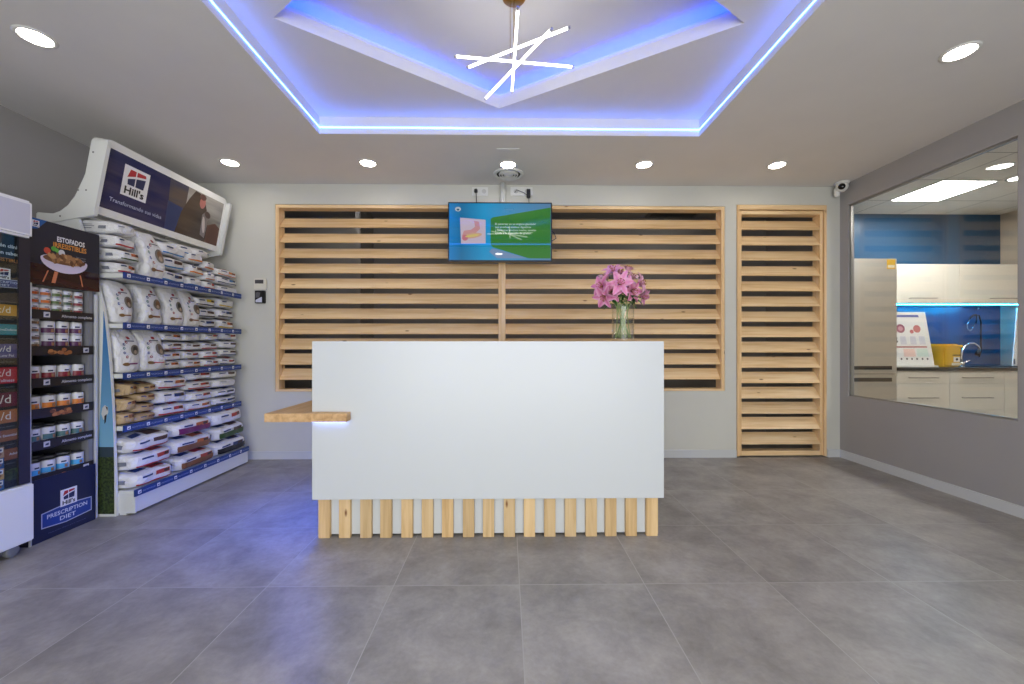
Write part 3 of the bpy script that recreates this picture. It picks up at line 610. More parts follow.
for i, z in enumerate(SZ):
    x = sx(i); s = box('shelf', (GXB, GY0 + .025, z - .028), (x - .003, GY1, z), METALW); obs.append(s)
    o = box('price_strip', (x - .003, GY0 + .012, z - .036), (x + .006, GY1, z + .008), STRIP, s)
    P = Print((x + .0062, GY0 + .012, z - .036), (0, 1, 0), (0, 0, 1)); ln = GY1 - GY0 - .02
    for k in range(8):
        y = .02 + k * ln / 8
        P.rect(y, .012, y + .024, .034, (225, 228, 235)); P.poly([(y + .006, .017), (y + .018, .017), (y + .02, .026), (y + .006, .023)], (40, 60, 120)); P.text('PRESCRIPTION DIET', y + .034, .017, .013, (160, 176, 215), .0, width=.095)
    g = P.build('strip_print'); g.parent = o
# printed side panel with a curved front edge
ed = [at(px, py, Y=GY0) for px, py in ((95, 268), (99, 291), (104, 312), (108.5, 345), (111.5, 390), (113.8, 440), (115.5, 490), (116, 516))]
pts = [Vector((GXB, GY0, 1.95)), Vector((-2.75, GY0, 1.93))] + ed
pts[-1].z = .0; pts.append(Vector((GXB, GY0, 0)))
bm = bmesh.new(); prism(bm, pts, (0, .018, 0)); sp = frombm('side_panel', bm, METALW); obs.append(sp)
P = Print((0, GY0 - .0001, 0), (1, 0, 0), (0, 0, 1)); w2 = lambda px, py: (lambda v: (v.x, v.z))(at(px, py, Y=GY0))
SKY = [(84, 150, 196), (92, 158, 200), (116, 172, 206)]
edge = lambda py: 116 - (0 if py > 500 else ((516 - py) / 220) ** 2.6 * 13) - 1.6
left = lambda py: 103.6 - max(0, (py - 310) / 205) ** 1.4 * 9 - 0
def band(y0, y1, c):
    n_ = 6; L = [(left(y0 + (y1 - y0) * k / n_), y0 + (y1 - y0) * k / n_) for k in range(n_ + 1)]; R_ = [(max(edge(y), left(y) + .2), y) for _, y in L]
    P.poly([w2(*q) for q in L] + [w2(*q) for q in R_[::-1]], c)
skym, n, l, bb = newmat('printed_sky'); t = n.new('ShaderNodeTexCoord'); s_ = n.new('ShaderNodeSeparateXYZ'); l.new(t.outputs['Object'], s_.inputs[0]); mr = n.new('ShaderNodeMapRange'); mr.inputs['From Min'].default_value = .45; mr.inputs['From Max'].default_value = 1.3; l.new(s_.outputs[2], mr.inputs[0])
r = n.new('ShaderNodeValToRGB'); r.color_ramp.elements[0].color = srgb(120, 170, 200); r.color_ramp.elements[1].color = srgb(18, 92, 158); l.new(mr.outputs[0], r.inputs[0]); l.new(r.outputs[0], bb.inputs['Base Color'])
grm, n, l, bb = newmat('printed_grass'); t = n.new('ShaderNodeTexCoord'); z = n.new('ShaderNodeTexNoise'); z.inputs['Scale'].default_value = 70; z.inputs['Detail'].default_value = 4; l.new(t.outputs['Object'], z.inputs[0])
r = n.new('ShaderNodeValToRGB'); r.color_ramp.elements[0].position = .35; r.color_ramp.elements[0].color = srgb(18, 26, 16); r.color_ramp.elements[1].position = .7; r.color_ramp.elements[1].color = srgb(70, 88, 40); l.new(z.outputs[0], r.inputs[0]); l.new(r.outputs[0], bb.inputs['Base Color'])
band(311, 447, skym); band(447, 457, (48, 62, 70)); band(457, 514, grm)
P.poly([w2(102.5, 408), w2(105, 405), w2(108, 407), w2(108.5, 412), w2(106, 418), w2(103.5, 420), w2(101.5, 414)], (200, 198, 192)); P.poly([w2(104.5, 416), w2(107, 414), w2(106, 422), w2(104.5, 424)], (30, 28, 28)); P.poly([w2(105.5, 406), w2(108, 407.5), w2(107.5, 411)], (40, 34, 32))
g = P.build('panel_print'); g.parent = sp
# lightbox header
A = [at(106.5, 139.5, Y=2.605), at(93, 213.5, Y=2.605)]; B = [at(227.5, 198.5, Y=3.72), at(217.5, 251.5, Y=3.72)]
SX1 = (A[0].x + B[0].x) / 2; SX0 = (A[1].x + B[1].x) / 2; SZ1 = (A[0].z + B[0].z) / 2; SZ0 = (A[1].z + B[1].z) / 2
nrm = Vector((SZ1 - SZ0, 0, -(SX1 - SX0))).normalized(); upv = Vector((SX1 - SX0, 0, SZ1 - SZ0)); H = upv.length; upv.normalize()
SL = 3.72 - 2.605
def rrect(w, h, r, n=5):
    o = []
    for cx_, cy_, a0 in ((w - r, h - r, 0), (r, h - r, PI / 2), (r, r, PI), (w - r, r, 1.5 * PI)):
        for k in range(n + 1): t = a0 + PI / 2 * k / n; o.append((cx_ + r * math.cos(t), cy_ + r * math.sin(t)))
    return o
org = Vector((SX0, 2.605, SZ0)); pos3 = lambda a, b, d=0: org + Vector((0, 1, 0)) * a + upv * b + nrm * d
bm = bmesh.new(); prism(bm, [pos3(a, b) for a, b in rrect(SL, H, .045)], -nrm * .09); hs = frombm('header_lightbox', bm, METALW); obs.append(hs)
P = Print(pos3(0, 0, .0002), (0, 1, 0), upv)
e0 = .045
P.poly(rrect(SL - .0001, H - .0001, .045), (226, 227, 226))
def grd(name, *cs):
    m, n, l, bb = newmat(name); t = n.new('ShaderNodeTexCoord'); w_ = n.new('ShaderNodeTexNoise'); mp = n.new('ShaderNodeMapping'); mp.inputs['Scale'].default_value = (3, 1.2, 9); l.new(t.outputs['Object'], mp.inputs[0]); l.new(mp.outputs[0], w_.inputs['Vector']); w_.inputs['Scale'].default_value = 1.6
    r = n.new('ShaderNodeValToRGB'); e = r.color_ramp.elements; e[0].position = .35; e[0].color = srgb(*cs[0]); e[1].position = .65; e[1].color = srgb(*cs[1]); l.new(w_.outputs[0], r.inputs[0]); l.new(r.outputs[0], bb.inputs['Base Color']); bb.inputs['Roughness'].default_value = .18
    return m
b0, b1, yA, yE = .05, H - .05, .03, SL - .035; sw = yE - yA
P.rect(yA, b0, yE, b1, grd('sign_navy', (20, 30, 84), (58, 58, 92)))
P.poly([(yA + .47 * sw, b0 + .18), (yA + .68 * sw, b0 + .06), (yA + .68 * sw, b1), (yA + .45 * sw, b1)], grd('sign_window', (60, 66, 92), (96, 86, 82)))
P.poly([(yA + .47 * sw, b0 + .0), (yA + .68 * sw, b0), (yA + .66 * sw, b0 + .2), (yA + .46 * sw, b0 + .22)], (44, 58, 104))
P.rect(yA + .62 * sw, b0, yE, b1, grd('sign_curtain', (128, 124, 120), (170, 166, 160)))
P.poly([(yA + .86 * sw, b0), (yE, b0), (yE, b0 + .16), (yA + .94 * sw, b0 + .19), (yA + .84 * sw, b0 + .14)], (92, 60, 52))
P.poly([(yA + .56 * sw, b0), (yA + .86 * sw, b0), (yA + .86 * sw, b0 + .2), (yA + .8 * sw, b0 + .33), (yA + .74 * sw, b1 - .01), (yA + .69 * sw, b1 - .005), (yA + .64 * sw, b0 + .3), (yA + .59 * sw, b0 + .18)], grd('sign_coat', (58, 48, 44), (84, 72, 64)))
P.ell(yA + .775 * sw, b1 - .075, .032, .05, (176, 110, 100)); P.ell(yA + .77 * sw, b1 - .03, .036, .025, (92, 62, 52)); P.poly([(yA + .80 * sw, b0 + .05), (yA + .85 * sw, b0 + .03), (yA + .86 * sw, b0 + .2), (yA + .83 * sw, b0 + .27), (yA + .79 * sw, b0 + .22)], (120, 112, 112)); P.ell(yA + .845 * sw, b0 + .235, .035, .026, (70, 52, 46), rot=-.4); P.ell(yA + .82 * sw, b0 + .14, .016, .07, (200, 190, 186), rot=.2)
P.logo(yA + .11 * sw, b0 + .13, .192)
P.text('Transformando sus vidas', yA + .05 * sw, b0 + .06, .038, (176, 184, 214), .01, width=.4)
g = P.build('sign_print'); g.parent = hs
arm = [(38, 220), (46, 216), (60, 211), (68, 205), (75, 196), (83, 179), (92, 157), (98.5, 143), (101, 140.5), (108, 141), (93.5, 215), (70, 219), (43, 224)]
bm = bmesh.new(); prism(bm, [at(x, y, Y=2.582) for x, y in arm], (0, .024, 0))
for px, py in ((93, 152), (78, 190), (86, 190), (60, 216)):
    c = at(px, py, Y=2.581); bbox(bm, c.x - .005, 2.5805, c.z - .005, c.x + .005, 2.583, c.z + .005, mi=1)
obs.append(frombm('header_bracket', bm, [METALW, mat((120, 120, 118), .5)]))
bm = bmesh.new(); prism(bm, [Vector((p.x, 3.71, p.z)) for p in [at(x, y, Y=2.582) for x, y in arm]], (0, .024, 0)); obs.append(frombm('header_bracket', bm, METALW))
bm = bmesh.new(); bbox(bm, -2.92, 2.64, 1.93, SX0 - .06, 3.71, 1.945); obs.append(frombm('top_tray', bm, METALW))
adopt(sh, *obs)
# ------------------------------------------------------------------ bags of food
def deform(c, dims, stand, seed, p=7):
    n_ = sum(abs(k) ** p for k in c) ** (1 / p); mxx = max(abs(k) for k in c); k = mxx / n_ if n_ else 1
    x, y, z = (c[0] * k, c[1] * k, c[2] * k)
    if stand:
        t = (z + 1) / 2; x = x * (1 - .6 * t ** 3) - .22 * t ** 2; y = y * (1 - .07 * math.sin(t * PI)); x += .16 * (1 - y * y) * math.sin(t * PI) * (1 if x > 0 else -1)
    else:
        e = max(0, abs(x) - .3) / .7
        z = z * (1 - (.42 if z > 0 else .12) * e * e)            # the ends taper to the seals
        if z > 0: z *= (1 - .2 * abs(y) ** 3); z -= .16 * math.exp(-((x - .1) / .5) ** 2) * (1 - y * y) * math.sin(seed)
    v = Vector((x * dims[0] / 2, y * dims[1] / 2, (z + 1) * dims[2] / 2))
    q = Vector((v.x * 9 + seed, v.y * 9, v.z * 10)); w = noise.noise_vector(q) * (.013 if stand else .011)
    # gathered folds near the ends and sides
    fold = math.sin(v.z * 150 + 6 * noise.noise(q) + seed) * .0035 * min(1, abs(y) ** 6 + (abs(z) ** 6 if stand else 0))
    w.y += fold * (1 if y > 0 else -1); w.x += .003 * math.sin(v.y * 42 + seed * 3) * abs(x) ** 6
    w.z *= .25 if z < -.6 else .7
    return v + w
def bag_body(dims, stand, seed):
    bm = bmesh.new(); bmesh.ops.create_cube(bm, size=2); bmesh.ops.subdivide_edges(bm, edges=list(bm.edges), cuts=13, use_grid_fill=True)
    for v in bm.verts: v.co = deform(tuple(v.co), dims, stand, seed)
    mn = min(v.co.z for v in bm.verts)
    for v in bm.verts: v.co.z -= mn
    return bm, mn
def patch(bm, pts_fn, nu, nv, dims, stand, seed, mn, mi=0, lift=.005):
    """grid patch lying on the bag; pts_fn(u, v) -> point on the unit cube"""
    g = []
    for i in range(nu + 1):
        row = []
        for j in range(nv + 1):
            c = pts_fn(i / nu, j / nv); q = deform(c, dims, stand, seed); ax = max(range(3), key=lambda k: abs(c[k])); n_ = Vector((0, 0, 0)); n_[ax] = math.copysign(1, c[ax])
            q = q + n_ * lift; q.z -= mn; row.append(bm.verts.new(q))
        g.append(row)
    for i in range(nu):
        for j in range(nv): f = bm.faces.new((g[i][j], g[i + 1][j], g[i + 1][j + 1], g[i][j + 1])); f.material_index = mi; f.smooth = True
def oval(cy_, cz_, a, b, x=1.0):
    def fn(u, v): t = 2 * PI * u; return (x, cy_ + a * v * math.cos(t), cz_ + b * v * math.sin(t))
    return fn
DOGC = [(92, 64, 44), (120, 84, 56), (44, 40, 40), (96, 74, 60)]
def bag(loc, dims, stand, label, grp, band=None, pic=None, logo=None, seed=None, body=None, yaw=0, tilt=1):
    seed = random.uniform(0, 99); bm, mn = bag_body(dims, stand, seed)
    o = frombm('food_bag', bm, body or BAGW, None, True); o.location = loc; o.rotation_euler = (0 if stand else random.uniform(-.03, .03) * tilt, 0 if stand else random.uniform(-.01, .05) * tilt, yaw); tag(o, label, 'pet food bag', grp)
    A_ = (dims, stand, seed, mn)
    if stand:
        bm = bmesh.new(); patch(bm, oval(.34, .04, .42, .27), 18, 3, *A_); patch(bm, oval(.34, .06, .24, .18), 14, 2, *A_, mi=1, lift=.0065); patch(bm, oval(.3, -.06, .15, .1), 12, 2, *A_, mi=2, lift=.008)
        frombm('pet_picture', bm, [mat((118, 112, 104), .4), mat(pic, .4), mat((176, 156, 136), .4)], o)
        bm = bmesh.new(); patch(bm, oval(-.42, -.6, .24, .085), 14, 2, *A_); patch(bm, lambda u, v: (1, -.25 + .75 * u, -.62 + .07 * v), 6, 1, *A_, mi=1)
        frombm('spoon_print', bm, [mat((124, 92, 54), .5), mat(band or (110, 84, 56), .5)], o)
        bm = bmesh.new()
        for k, (yy, zz) in enumerate(((-.5, .32), (-.28, .42), (-.56, .12), (-.56, -.1), (-.36, -.28))): patch(bm, oval(yy, zz, .095, .062), 10, 2, *A_, mi=k % 3); patch(bm, oval(yy, zz, .04, .026), 8, 1, *A_, mi=3, lift=.0065)
        frombm('icon_print', bm, [mat((48, 66, 120), .5), mat((150, 60, 70), .5), mat((70, 120, 110), .5), mat((222, 222, 222), .5)], o)
        bm = bmesh.new(); patch(bm, lambda u, v: (1, -.06 + .22 * u, .56 + .12 * v), 2, 2, *A_); patch(bm, lambda u, v: (1, -.3 + .7 * u, .46 + .04 * v), 3, 1, *A_, mi=1)
        frombm('brand_print', bm, [mat((150, 40, 54), .5), mat((60, 64, 84), .5)], o)
    else:
        if band:
            bm = bmesh.new(); big = dims[1] > .28
            patch(bm, (lambda u, v: (1, -.93 + 1.86 * u, -.82 + (.85 if big and band in (BRN, PUR, GRN, BLK) else .22) * v)), 14, 5, *A_); frombm('colour_band', bm, mat(band, .35), o)
        if pic:
            bm = bmesh.new(); patch(bm, lambda u, v: (1, -.02 + .66 * u, -.1 + .72 * v), 4, 3, *A_); patch(bm, lambda u, v: (.48 + .44 * v, -.05 + .68 * u, 1), 4, 4, *A_); patch(bm, lambda u, v: (.54 + .3 * v, .3 + .26 * u, 1), 3, 3, *A_, mi=1, lift=.0065); patch(bm, lambda u, v: (1, .34 + .26 * u, .0 + .5 * v), 3, 3, *A_, mi=1, lift=.0065)
            frombm('picture_print', bm, [mat(pic, .4), mat((66, 46, 40), .4)], o)
        if logo:
            bm = bmesh.new(); patch(bm, lambda u, v: (1, -.7 + .5 * u, .18 + .34 * v), 4, 2, *A_); patch(bm, lambda u, v: (.62 + .22 * v, -.7 + .48 * u, 1), 4, 2, *A_); frombm('brand_print', bm, mat(logo, .4), o)
        # end faces carry rows of small type
        bm = bmesh.new()
        for k in range(3): patch(bm, (lambda u, v, k=k: (-.2 + .5 * u + .12 * (k % 2), -1, -.4 + .28 * k + .09 * v)), 4, 1, *A_)
        patch(bm, lambda u, v: (.55 + .22 * u, -1, -.4 + .5 * v), 2, 2, *A_)
        frombm('side_type', bm, mat((120, 124, 136), .5), o)
    return o
ORD = ['bottom', 'second', 'third', 'fourth', 'fifth', 'sixth']
SHN = ['lowest shelf', 'fourth shelf down', 'middle shelf', 'second shelf down', 'top shelf']
CN = lambda c: {(176, 34, 44): 'red', (206, 120, 40): 'orange', (44, 120, 180): 'blue', (110, 34, 84): 'purple', (128, 84, 56): 'brown', (56, 84, 44): 'green', (28, 28, 36): 'black', (196, 170, 40): 'yellow', (40, 60, 110): 'navy'}.get(c, 'plain')
RED, ORA, LBL, PUR, BRN, GRN, BLK, YEL, NVY = (176, 34, 44), (206, 120, 40), (44, 120, 180), (110, 34, 84), (128, 84, 56), (56, 84, 44), (28, 28, 36), (196, 170, 40), (40, 60, 110)
PO, PD, PR = (178, 96, 50), (84, 60, 54), (170, 60, 52)
# (shelf, px left, px right, [(band, picture)...bottom first] , top pixel of the pile at its left end, body)
PILES = [
    (4, 118, 140.5, [(RED, PO), (GRN, PO), (RED, None), (None, None)], 222, None, 'first pile from the left'),
    (4, 161.5, 188, [(LBL, NVY), (LBL, PD), (LBL, None)], 241, None, 'pile right of standing bag'),
    (4, 189, 205, [(LBL, None), (ORA, PD), (ORA, None)], 251, None, 'third pile from the left'),
    (4, 206, 217, [(ORA, PR), (ORA, None), (ORA, None)], 261, None, 'fourth pile from the left'),
    (4, 218, 239.5, [(NVY, None), (NVY, LBL), (ORA, ORA)], 268, None, 'far right pile'),
    (3, 197, 218, [(BLK, NVY), (BLK, PD), (BLK, YEL)], 295.5, None, 'pile beside standing bags'),
    (3, 219, 236, [(YEL, PO), (BLK, NVY), (YEL, None)], 297, None, 'far right pile'),
    (2, 163, 184.5, [(None, PO), (None, PO), (RED, PD), (None, PO)], 330.5, None, 'first pile after standing bags'),
    (2, 185, 203.5, [(ORA, PO), (None, PR), (None, PD), (None, None)], 331.5, None, 'second pile after standing bags'),
    (2, 204, 221, [(RED, PR), (RED, PR), (RED, PD), (None, PR)], 332, None, 'third pile after standing bags'),
    (2, 222, 239.5, [(NVY, PR), (NVY, PD), (None, PD), (None, PR)], 331, None, 'far right pile'),
    (1, 120, 138.5, [(None, BRN), (None, BRN), (None, BRN)], 382, BAGK, 'first pile from the left'),
    (1, 139.5, 159.5, [(None, BRN), (None, BRN), (None, BRN), (None, BRN)], 382, BAGK, 'second pile from the left'),
    (1, 160.5, 189.5, [(RED, PR), (None, NVY), (RED, PO)], 375.5, None, 'third pile from the left'),
    (1, 190, 215, [(RED, PO), (None, PR), (RED, PR), (None, PR)], 370, None, 'fourth pile from the left'),
    (1, 216, 239, [(NVY, NVY), (NVY, NVY), (None, None), (None, PD)], 369.5, None, 'far right pile'),
    (0, 135, 177.5, [(RED, PR), (RED, PR), (RED, PD)], 434, None, 'near pile'),
    (0, 179, 217.5, [(BRN, PR), (BRN, PO), (PUR, PO)], 420, None, 'middle pile'),
    (0, 218.5, 248, [(BLK, NVY), (GRN, PD), (None, PR)], 409, None, 'far pile')]
GRP = 'pet food bags on the shelving unit'
for (si, p0, p1, items, ptop, body, where) in PILES:
    X = {4: -2.52, 3: -2.56, 2: -2.535}.get(si, sx(si)); y0 = at(p0, 300, X=X).y; y1 = at(p1, 300, X=X).y; y0 = max(y0, GY0 + .03); ztop = at(p0 + (4 if si else 6), ptop, X=X - .04).z
    n_ = len(items); T = (ztop - SZ[si] - .002) / n_; W_ = y1 - y0 - .006; L = .42 if si else .5
    for k, (bd, pc_) in enumerate(items):
        col = CN(bd) if bd else ('kraft brown' if body else 'plain white')
        lab = ('kraft brown bag' if body else ('white %s-striped bag' % col if bd else 'plain white bag')) + ', %s in %s on %s' % ('top' if k == n_ - 1 else ('bottom' if k == 0 else ORD[k] + ' up'), where, SHN[si])
        dxx = random.uniform(-.012, .004); big = si == 0
        if big: dxx = -.02 + .012 * (n_ - 1 - k)
        bag((X - L / 2 - .006 + dxx, (y0 + y1) / 2 + random.uniform(-.004, .004), SZ[si] + .001 + k * T), (L, W_, T * .99), False, lab, GRP, bd, pc_, NVY if bd or pc_ else (150, 154, 170), body=body, yaw=random.uniform(-.05, .05), tilt=0 if k == 0 else .6)
STANDS = [(4, 140.5, 160.5, 231, 1, BRN, 'standing white food bag with a pet picture on the top shelf'),
    (3, 108, 130, 281, 0, BRN, 'first standing white food bag from the left on second shelf down'), (3, 138, 158.5, 284, 1, BRN, 'second standing white food bag from the left on second shelf down'),
    (3, 162, 180.5, 286, 2, BRN, 'third standing white food bag from the left on second shelf down'), (3, 180.8, 197, 288, 3, BRN, 'fourth standing white food bag, beside the small piles on second shelf down'),
    (2, 111.5, 137.5, 329, 2, PUR, 'standing white food bag with black dog picture, left end of middle shelf'), (2, 138, 163, 330, 3, RED, 'standing white food bag with a brown dog picture on the middle shelf')]
for (si, p0, p1, ptop, di, bd, lab) in STANDS:
    X = {3: -2.585, 2: -2.55, 4: -2.55}[si]; y0 = max(at(p0, 300, X=X).y, GY0 + .03); y1 = at(p1, 300, X=X).y; ztop = min(at(p0, ptop, X=X - .06).z, SZ[si] + (.30 if si < 4 else .34))
    bag((X - .06, (y0 + y1) / 2 + .006, SZ[si] + .001), (.18, (y1 - y0) * 1.04, ztop - SZ[si]), True, lab, GRP, bd, DOGC[di])
# loose blue bags lying on top of the upper piles
bag((sx(4) - .22, at(184, 250, X=sx(4) - .1).y, at(176, 250, X=sx(4) - .1).z - .02), (.3, .2, .085), False, 'pale blue and white bag lying across the pile right of the standing bag', GRP, LBL, None, NVY)
bag((sx(4) - .2, at(200, 255, X=sx(4) - .06).y, at(197, 254, X=sx(4) - .1).z - .025), (.3, .18, .07), False, 'white bag tilted on top of the third pile on the top shelf', GRP, None, None, NVY, yaw=.15)
# ================================================================== CAN DISPLAY
DX = -2.60; DY0, DY1 = 2.212, 2.545; DXB = -2.98
ds = thing('can_display', 'tall dark blue cardboard display of pet food cans beside the shelving unit', 'display stand', (-2.79, 2.34, 0))
DKB = mat((30, 29, 44), .5, name='dark_navy_card'); GREYB = mat((104, 104, 108), .55); obs = []
obs.append(box('back_panel', (DXB - .015, DY0, 0), (DXB, DY1, 1.78), GREYB))
obs.append(box('side_panel', (DXB, DY0 - .014, 0), (DX, DY0, 1.78), DKB)); obs.append(box('side_panel', (DXB, DY1, 0), (DX - .01, DY1 + .008, 1.44), GREYB))
bm = bmesh.new(); tube(bm, [(DX + .006, DY0 - .008, .0), (DX - .002, DY0 - .004, .9), (DX + .004, DY0 - .006, 1.44)], .006, 8); obs.append(frombm('front_edge_strip', bm, METALW, None, True))
bm = bmesh.new(); bbox(bm, DX - .05, DY1 - .028, .3, DX - .005, DY1 - .001, 1.44, .003); obs.append(frombm('post', bm, mat((128, 128, 132), .4)))
bm = bmesh.new(); bbox(bm, DX - .03, DY1 + .009, .0, DX + .0, DY1 + .028, 1.42, .004); obs.append(frombm('post', bm, mat((196, 198, 202), .4)))
SHZ = [at(34, y, X=DX).z for y in (310.5, 347.5, 380, 411, 443.5, 478)]
for k, z in enumerate(SHZ):
    s = box('shelf', (DXB, DY0, z - .005), (DX - .006, DY1 - .03, z), DARK); obs.append(s)
    f = box('shelf_lip', (DX - .006, DY0, z - .045), (DX, DY1 - .002, z + .008), mat((34, 28, 30), .45), s)
    P = Print((DX + .0001, DY0, z - .045), (0, 1, 0), (0, 0, 1))
    if k % 2 == 0:
        P.rect(.06, .012, .092, .042, (196, 196, 202)); P.poly([(.068, .02), (.085, .02), (.086, .034), (.07, .03)], (50, 56, 96)); P.text('Alimento completo', .15, .017, .022, (190, 190, 196), .02, width=.17)
    else:
        P.rect(.27, .012, .302, .042, (196, 196, 202)); P.poly([(.278, .02), (.295, .02), (.296, .034), (.28, .03)], (50, 56, 96))
        for j in range(16): P.ell(.09 + .11 * random.random(), .008 + .026 * random.random() * (1 if 4 < j < 12 else .5), .014, .01, random.choice([(150, 92, 52), (176, 116, 68), (112, 66, 40), (160, 100, 60)]), 8)
    g = P.build('lip_print'); g.parent = f
hd = box('header_panel', (DX - .02, DY0 - .012, 1.437), (DX + .004, DY1 + .03, 1.80), DKB); obs.append(hd)
P = Print((DX + .0042, DY0 - .012, 1.437), (0, 1, 0), (0, 0, 1)); hw, hh = DY1 - DY0 + .042, .363
P.rect(0, .0, hw, .115, grd('table_print', (40, 18, 22), (66, 28, 30)))
P.poly([(0, hh), (.085, hh), (.04, hh - .055), (0, hh - .065)], (28, 88, 160)); P.logo(.014, hh - .048, .034)
P.text('ESTOFADOS', .135, .262, .04, (228, 228, 232), .03, width=.15); P.text('IRRESISTIBLES', .115, .226, .04, (206, 136, 60), .03, width=.18)
P.ell(.085, .197, .017, .018, (190, 70, 48)); P.ell(.118, .215, .014, .014, (86, 160, 60)); P.ell(.134, .208, .01, .012, (96, 172, 70)); P.ell(.158, .200, .017, .018, (206, 206, 214)); P.text('Sabor y nutrici\u00f3n', .235, .188, .011, (140, 140, 150), .01, width=.055); P.text('en cada bocado', .235, .175, .011, (140, 140, 150), .01, width=.055)
for x0_, x1_, w_ in ((.085, .06, .007), (.12, .105, .02), (.255, .268, .007)):
    P.poly([(x0_, .085), (x0_ + w_, .085), (x1_ + w_, .018), (x1_, .018)], (196, 120, 84))
P.poly([(.175 + .124 * math.cos(t), .155 + (.072 if math.sin(t) < 0 else .03) * math.sin(t)) for t in [2 * PI * i / 36 for i in range(36)]], (206, 196, 220))
P.ell(.175, .158, .112, .026, (122, 84, 56), 28)
for j in range(60):
    a_ = random.random() * 2 * PI; r_ = random.random() ** .5; P.ell(.175 + .1 * r_ * math.cos(a_), .160 + .024 * r_ * math.sin(a_) + .014 * (1 - r_), .016, .009, random.choice([(160, 116, 78), (122, 82, 52), (184, 140, 96), (96, 62, 40), (146, 100, 64)]), 7, random.random() * 3)
g = P.build('header_print'); g.parent = hd
lw = box('lower_panel', (DX - .015, DY0 - .004, .0), (DX + .004, DY1 + .006, .352), mat((24, 30, 62), .4)); obs.append(lw)
P = Print((DX + .0042, DY0, 0), (0, 1, 0), (0, 0, 1))
P.poly([(.045, .07), (.17, .058), (.315, .07), (.315, .155), (.17, .168), (.045, .155)], (180, 186, 206)); P.poly([(.05, .075), (.17, .063), (.31, .075), (.31, .15), (.17, .162), (.05, .15)], (32, 62, 140))
P.logo(.14, .155, .09); P.text('PRESCRIPTION', .18, .115, .033, (214, 220, 236), .01, width=.215, align='C'); P.text('DIET', .18, .08, .033, (214, 220, 236), .01, width=.085, align='C')
P.text('Nutrici\u00f3n cl\u00ednica para mascotas', .18, .03, .01, (90, 98, 130), .0, width=.2, align='C')
g = P.build('lower_print'); g.parent = lw
adopt(ds, *obs)
# cans
TIN = mat((196, 196, 198), .28, 1.0, name='tin_lid'); CANW = mat((214, 214, 216), .38, name='can_label_paper')
def can_proto(name, r, h, col):
    bm = bmesh.new(); lathe(bm, [(r * .94, 0), (r, .004), (r, h - .004), (r * .96, h)], 20)
    me = bpy.data.meshes.new(name); bm.to_mesh(me); bm.free(); me.materials.append(CANW); [setattr(p, 'use_smooth', len(p.vertices) == 4) for p in me.polygons]
    bm = bmesh.new(); lathe(bm, [(r * .3, h + .001), (r * .86, h + .001), (r * .9, h + .004), (r * .97, h + .004), (r * .985, h - .001)], 20); ml = bpy.data.meshes.new('lid'); bm.to_mesh(ml); bm.free(); ml.materials.append(TIN); [setattr(p, 'use_smooth', True) for p in ml.polygons]
    bm = bmesh.new()       # label patch on the side of the can
    def arc(a0, a1, z0, z1, mi, lift):
        n_ = 8; A = [bm.verts.new(((r + lift) * math.cos(a0 + (a1 - a0) * k / n_), (r + lift) * math.sin(a0 + (a1 - a0) * k / n_), z0)) for k in range(n_ + 1)]; B = [bm.verts.new((v.co.x, v.co.y, z1)) for v in A]
        for k in range(n_): f = bm.faces.new((A[k], A[k + 1], B[k + 1], B[k])); f.material_index = mi; f.smooth = True
    arc(-.95, .75, .08 * h, .48 * h, 0, .0008); arc(-.2, .45, .56 * h, .68 * h, 1, .0008); arc(.2, .6, .14 * h, .4 * h, 2, .0014); arc(1.4, 2.3, .15 * h, .85 * h, 3, .0008); arc(-2.3, -1.5, .15 * h, .85 * h, 3, .0008)
    mb = bpy.data.meshes.new('label_print'); bm.to_mesh(mb); bm.free()
    for c in (col, (34, 40, 76), (150, 110, 78), (176, 178, 184)): mb.materials.append(mat(c, .4))
    return me, ml, mb
def place_can(pr, loc, rz, label, grp):
    o = bpy.data.objects.new('food_can', pr[0]); COL.objects.link(o); o.location = loc; o.rotation_euler.z = rz; tag(o, label, 'food can', grp)
    for nm, me in (('lid', pr[1]), ('label_print', pr[2])):
        c = bpy.data.objects.new(nm, me); COL.objects.link(c); c.parent = o
wi = DY1 - .03 - DY0
rows = ['front row', 'second row', 'back row']; colsN = ['first', 'second', 'third', 'fourth', 'fifth']
GC = 'pet food cans on the dark display'
tcols = [(190, 90, 40), (206, 110, 40), (90, 110, 60), (70, 90, 70), (130, 50, 60)]
r = .0275
for c in range(5):
    pr = can_proto('food_can', r, .040, tcols[c])
    for k in range(3):
        place_can(pr, (DX - .04, DY0 + .008 + r + c * (wi - .016 - 2 * r) / 4, SHZ[0] + .001 + k * .0445), random.uniform(-.35, -.1), 'small tin, %s of %s column from left, topmost shelf of dark can display' % (('bottom', 'middle', 'top')[k], colsN[c]), GC)
r = .034
pr = can_proto('food_can', .031, .038, (110, 84, 60))
for k in range(4): place_can(pr, (DX - .042, DY0 + .036, SHZ[1] + .001 + k * .0425), random.uniform(-.4, 0), 'small flat tin, %s of leftmost pile, second shelf of dark display' % ('bottom', 'second from bottom', 'third from bottom', 'top')[k], GC)
pr = can_proto('food_can', r, .072, (84, 40, 82))
for c in range(3):
    for k in range(2): place_can(pr, (DX - .045, DY0 + .112 + c * .074, SHZ[1] + .001 + k * .0765), random.uniform(-.5, -.3), 'purple-labelled can, %s of %s pair from left, second shelf of display' % (('lower', 'upper')[k], colsN[c]), GC)
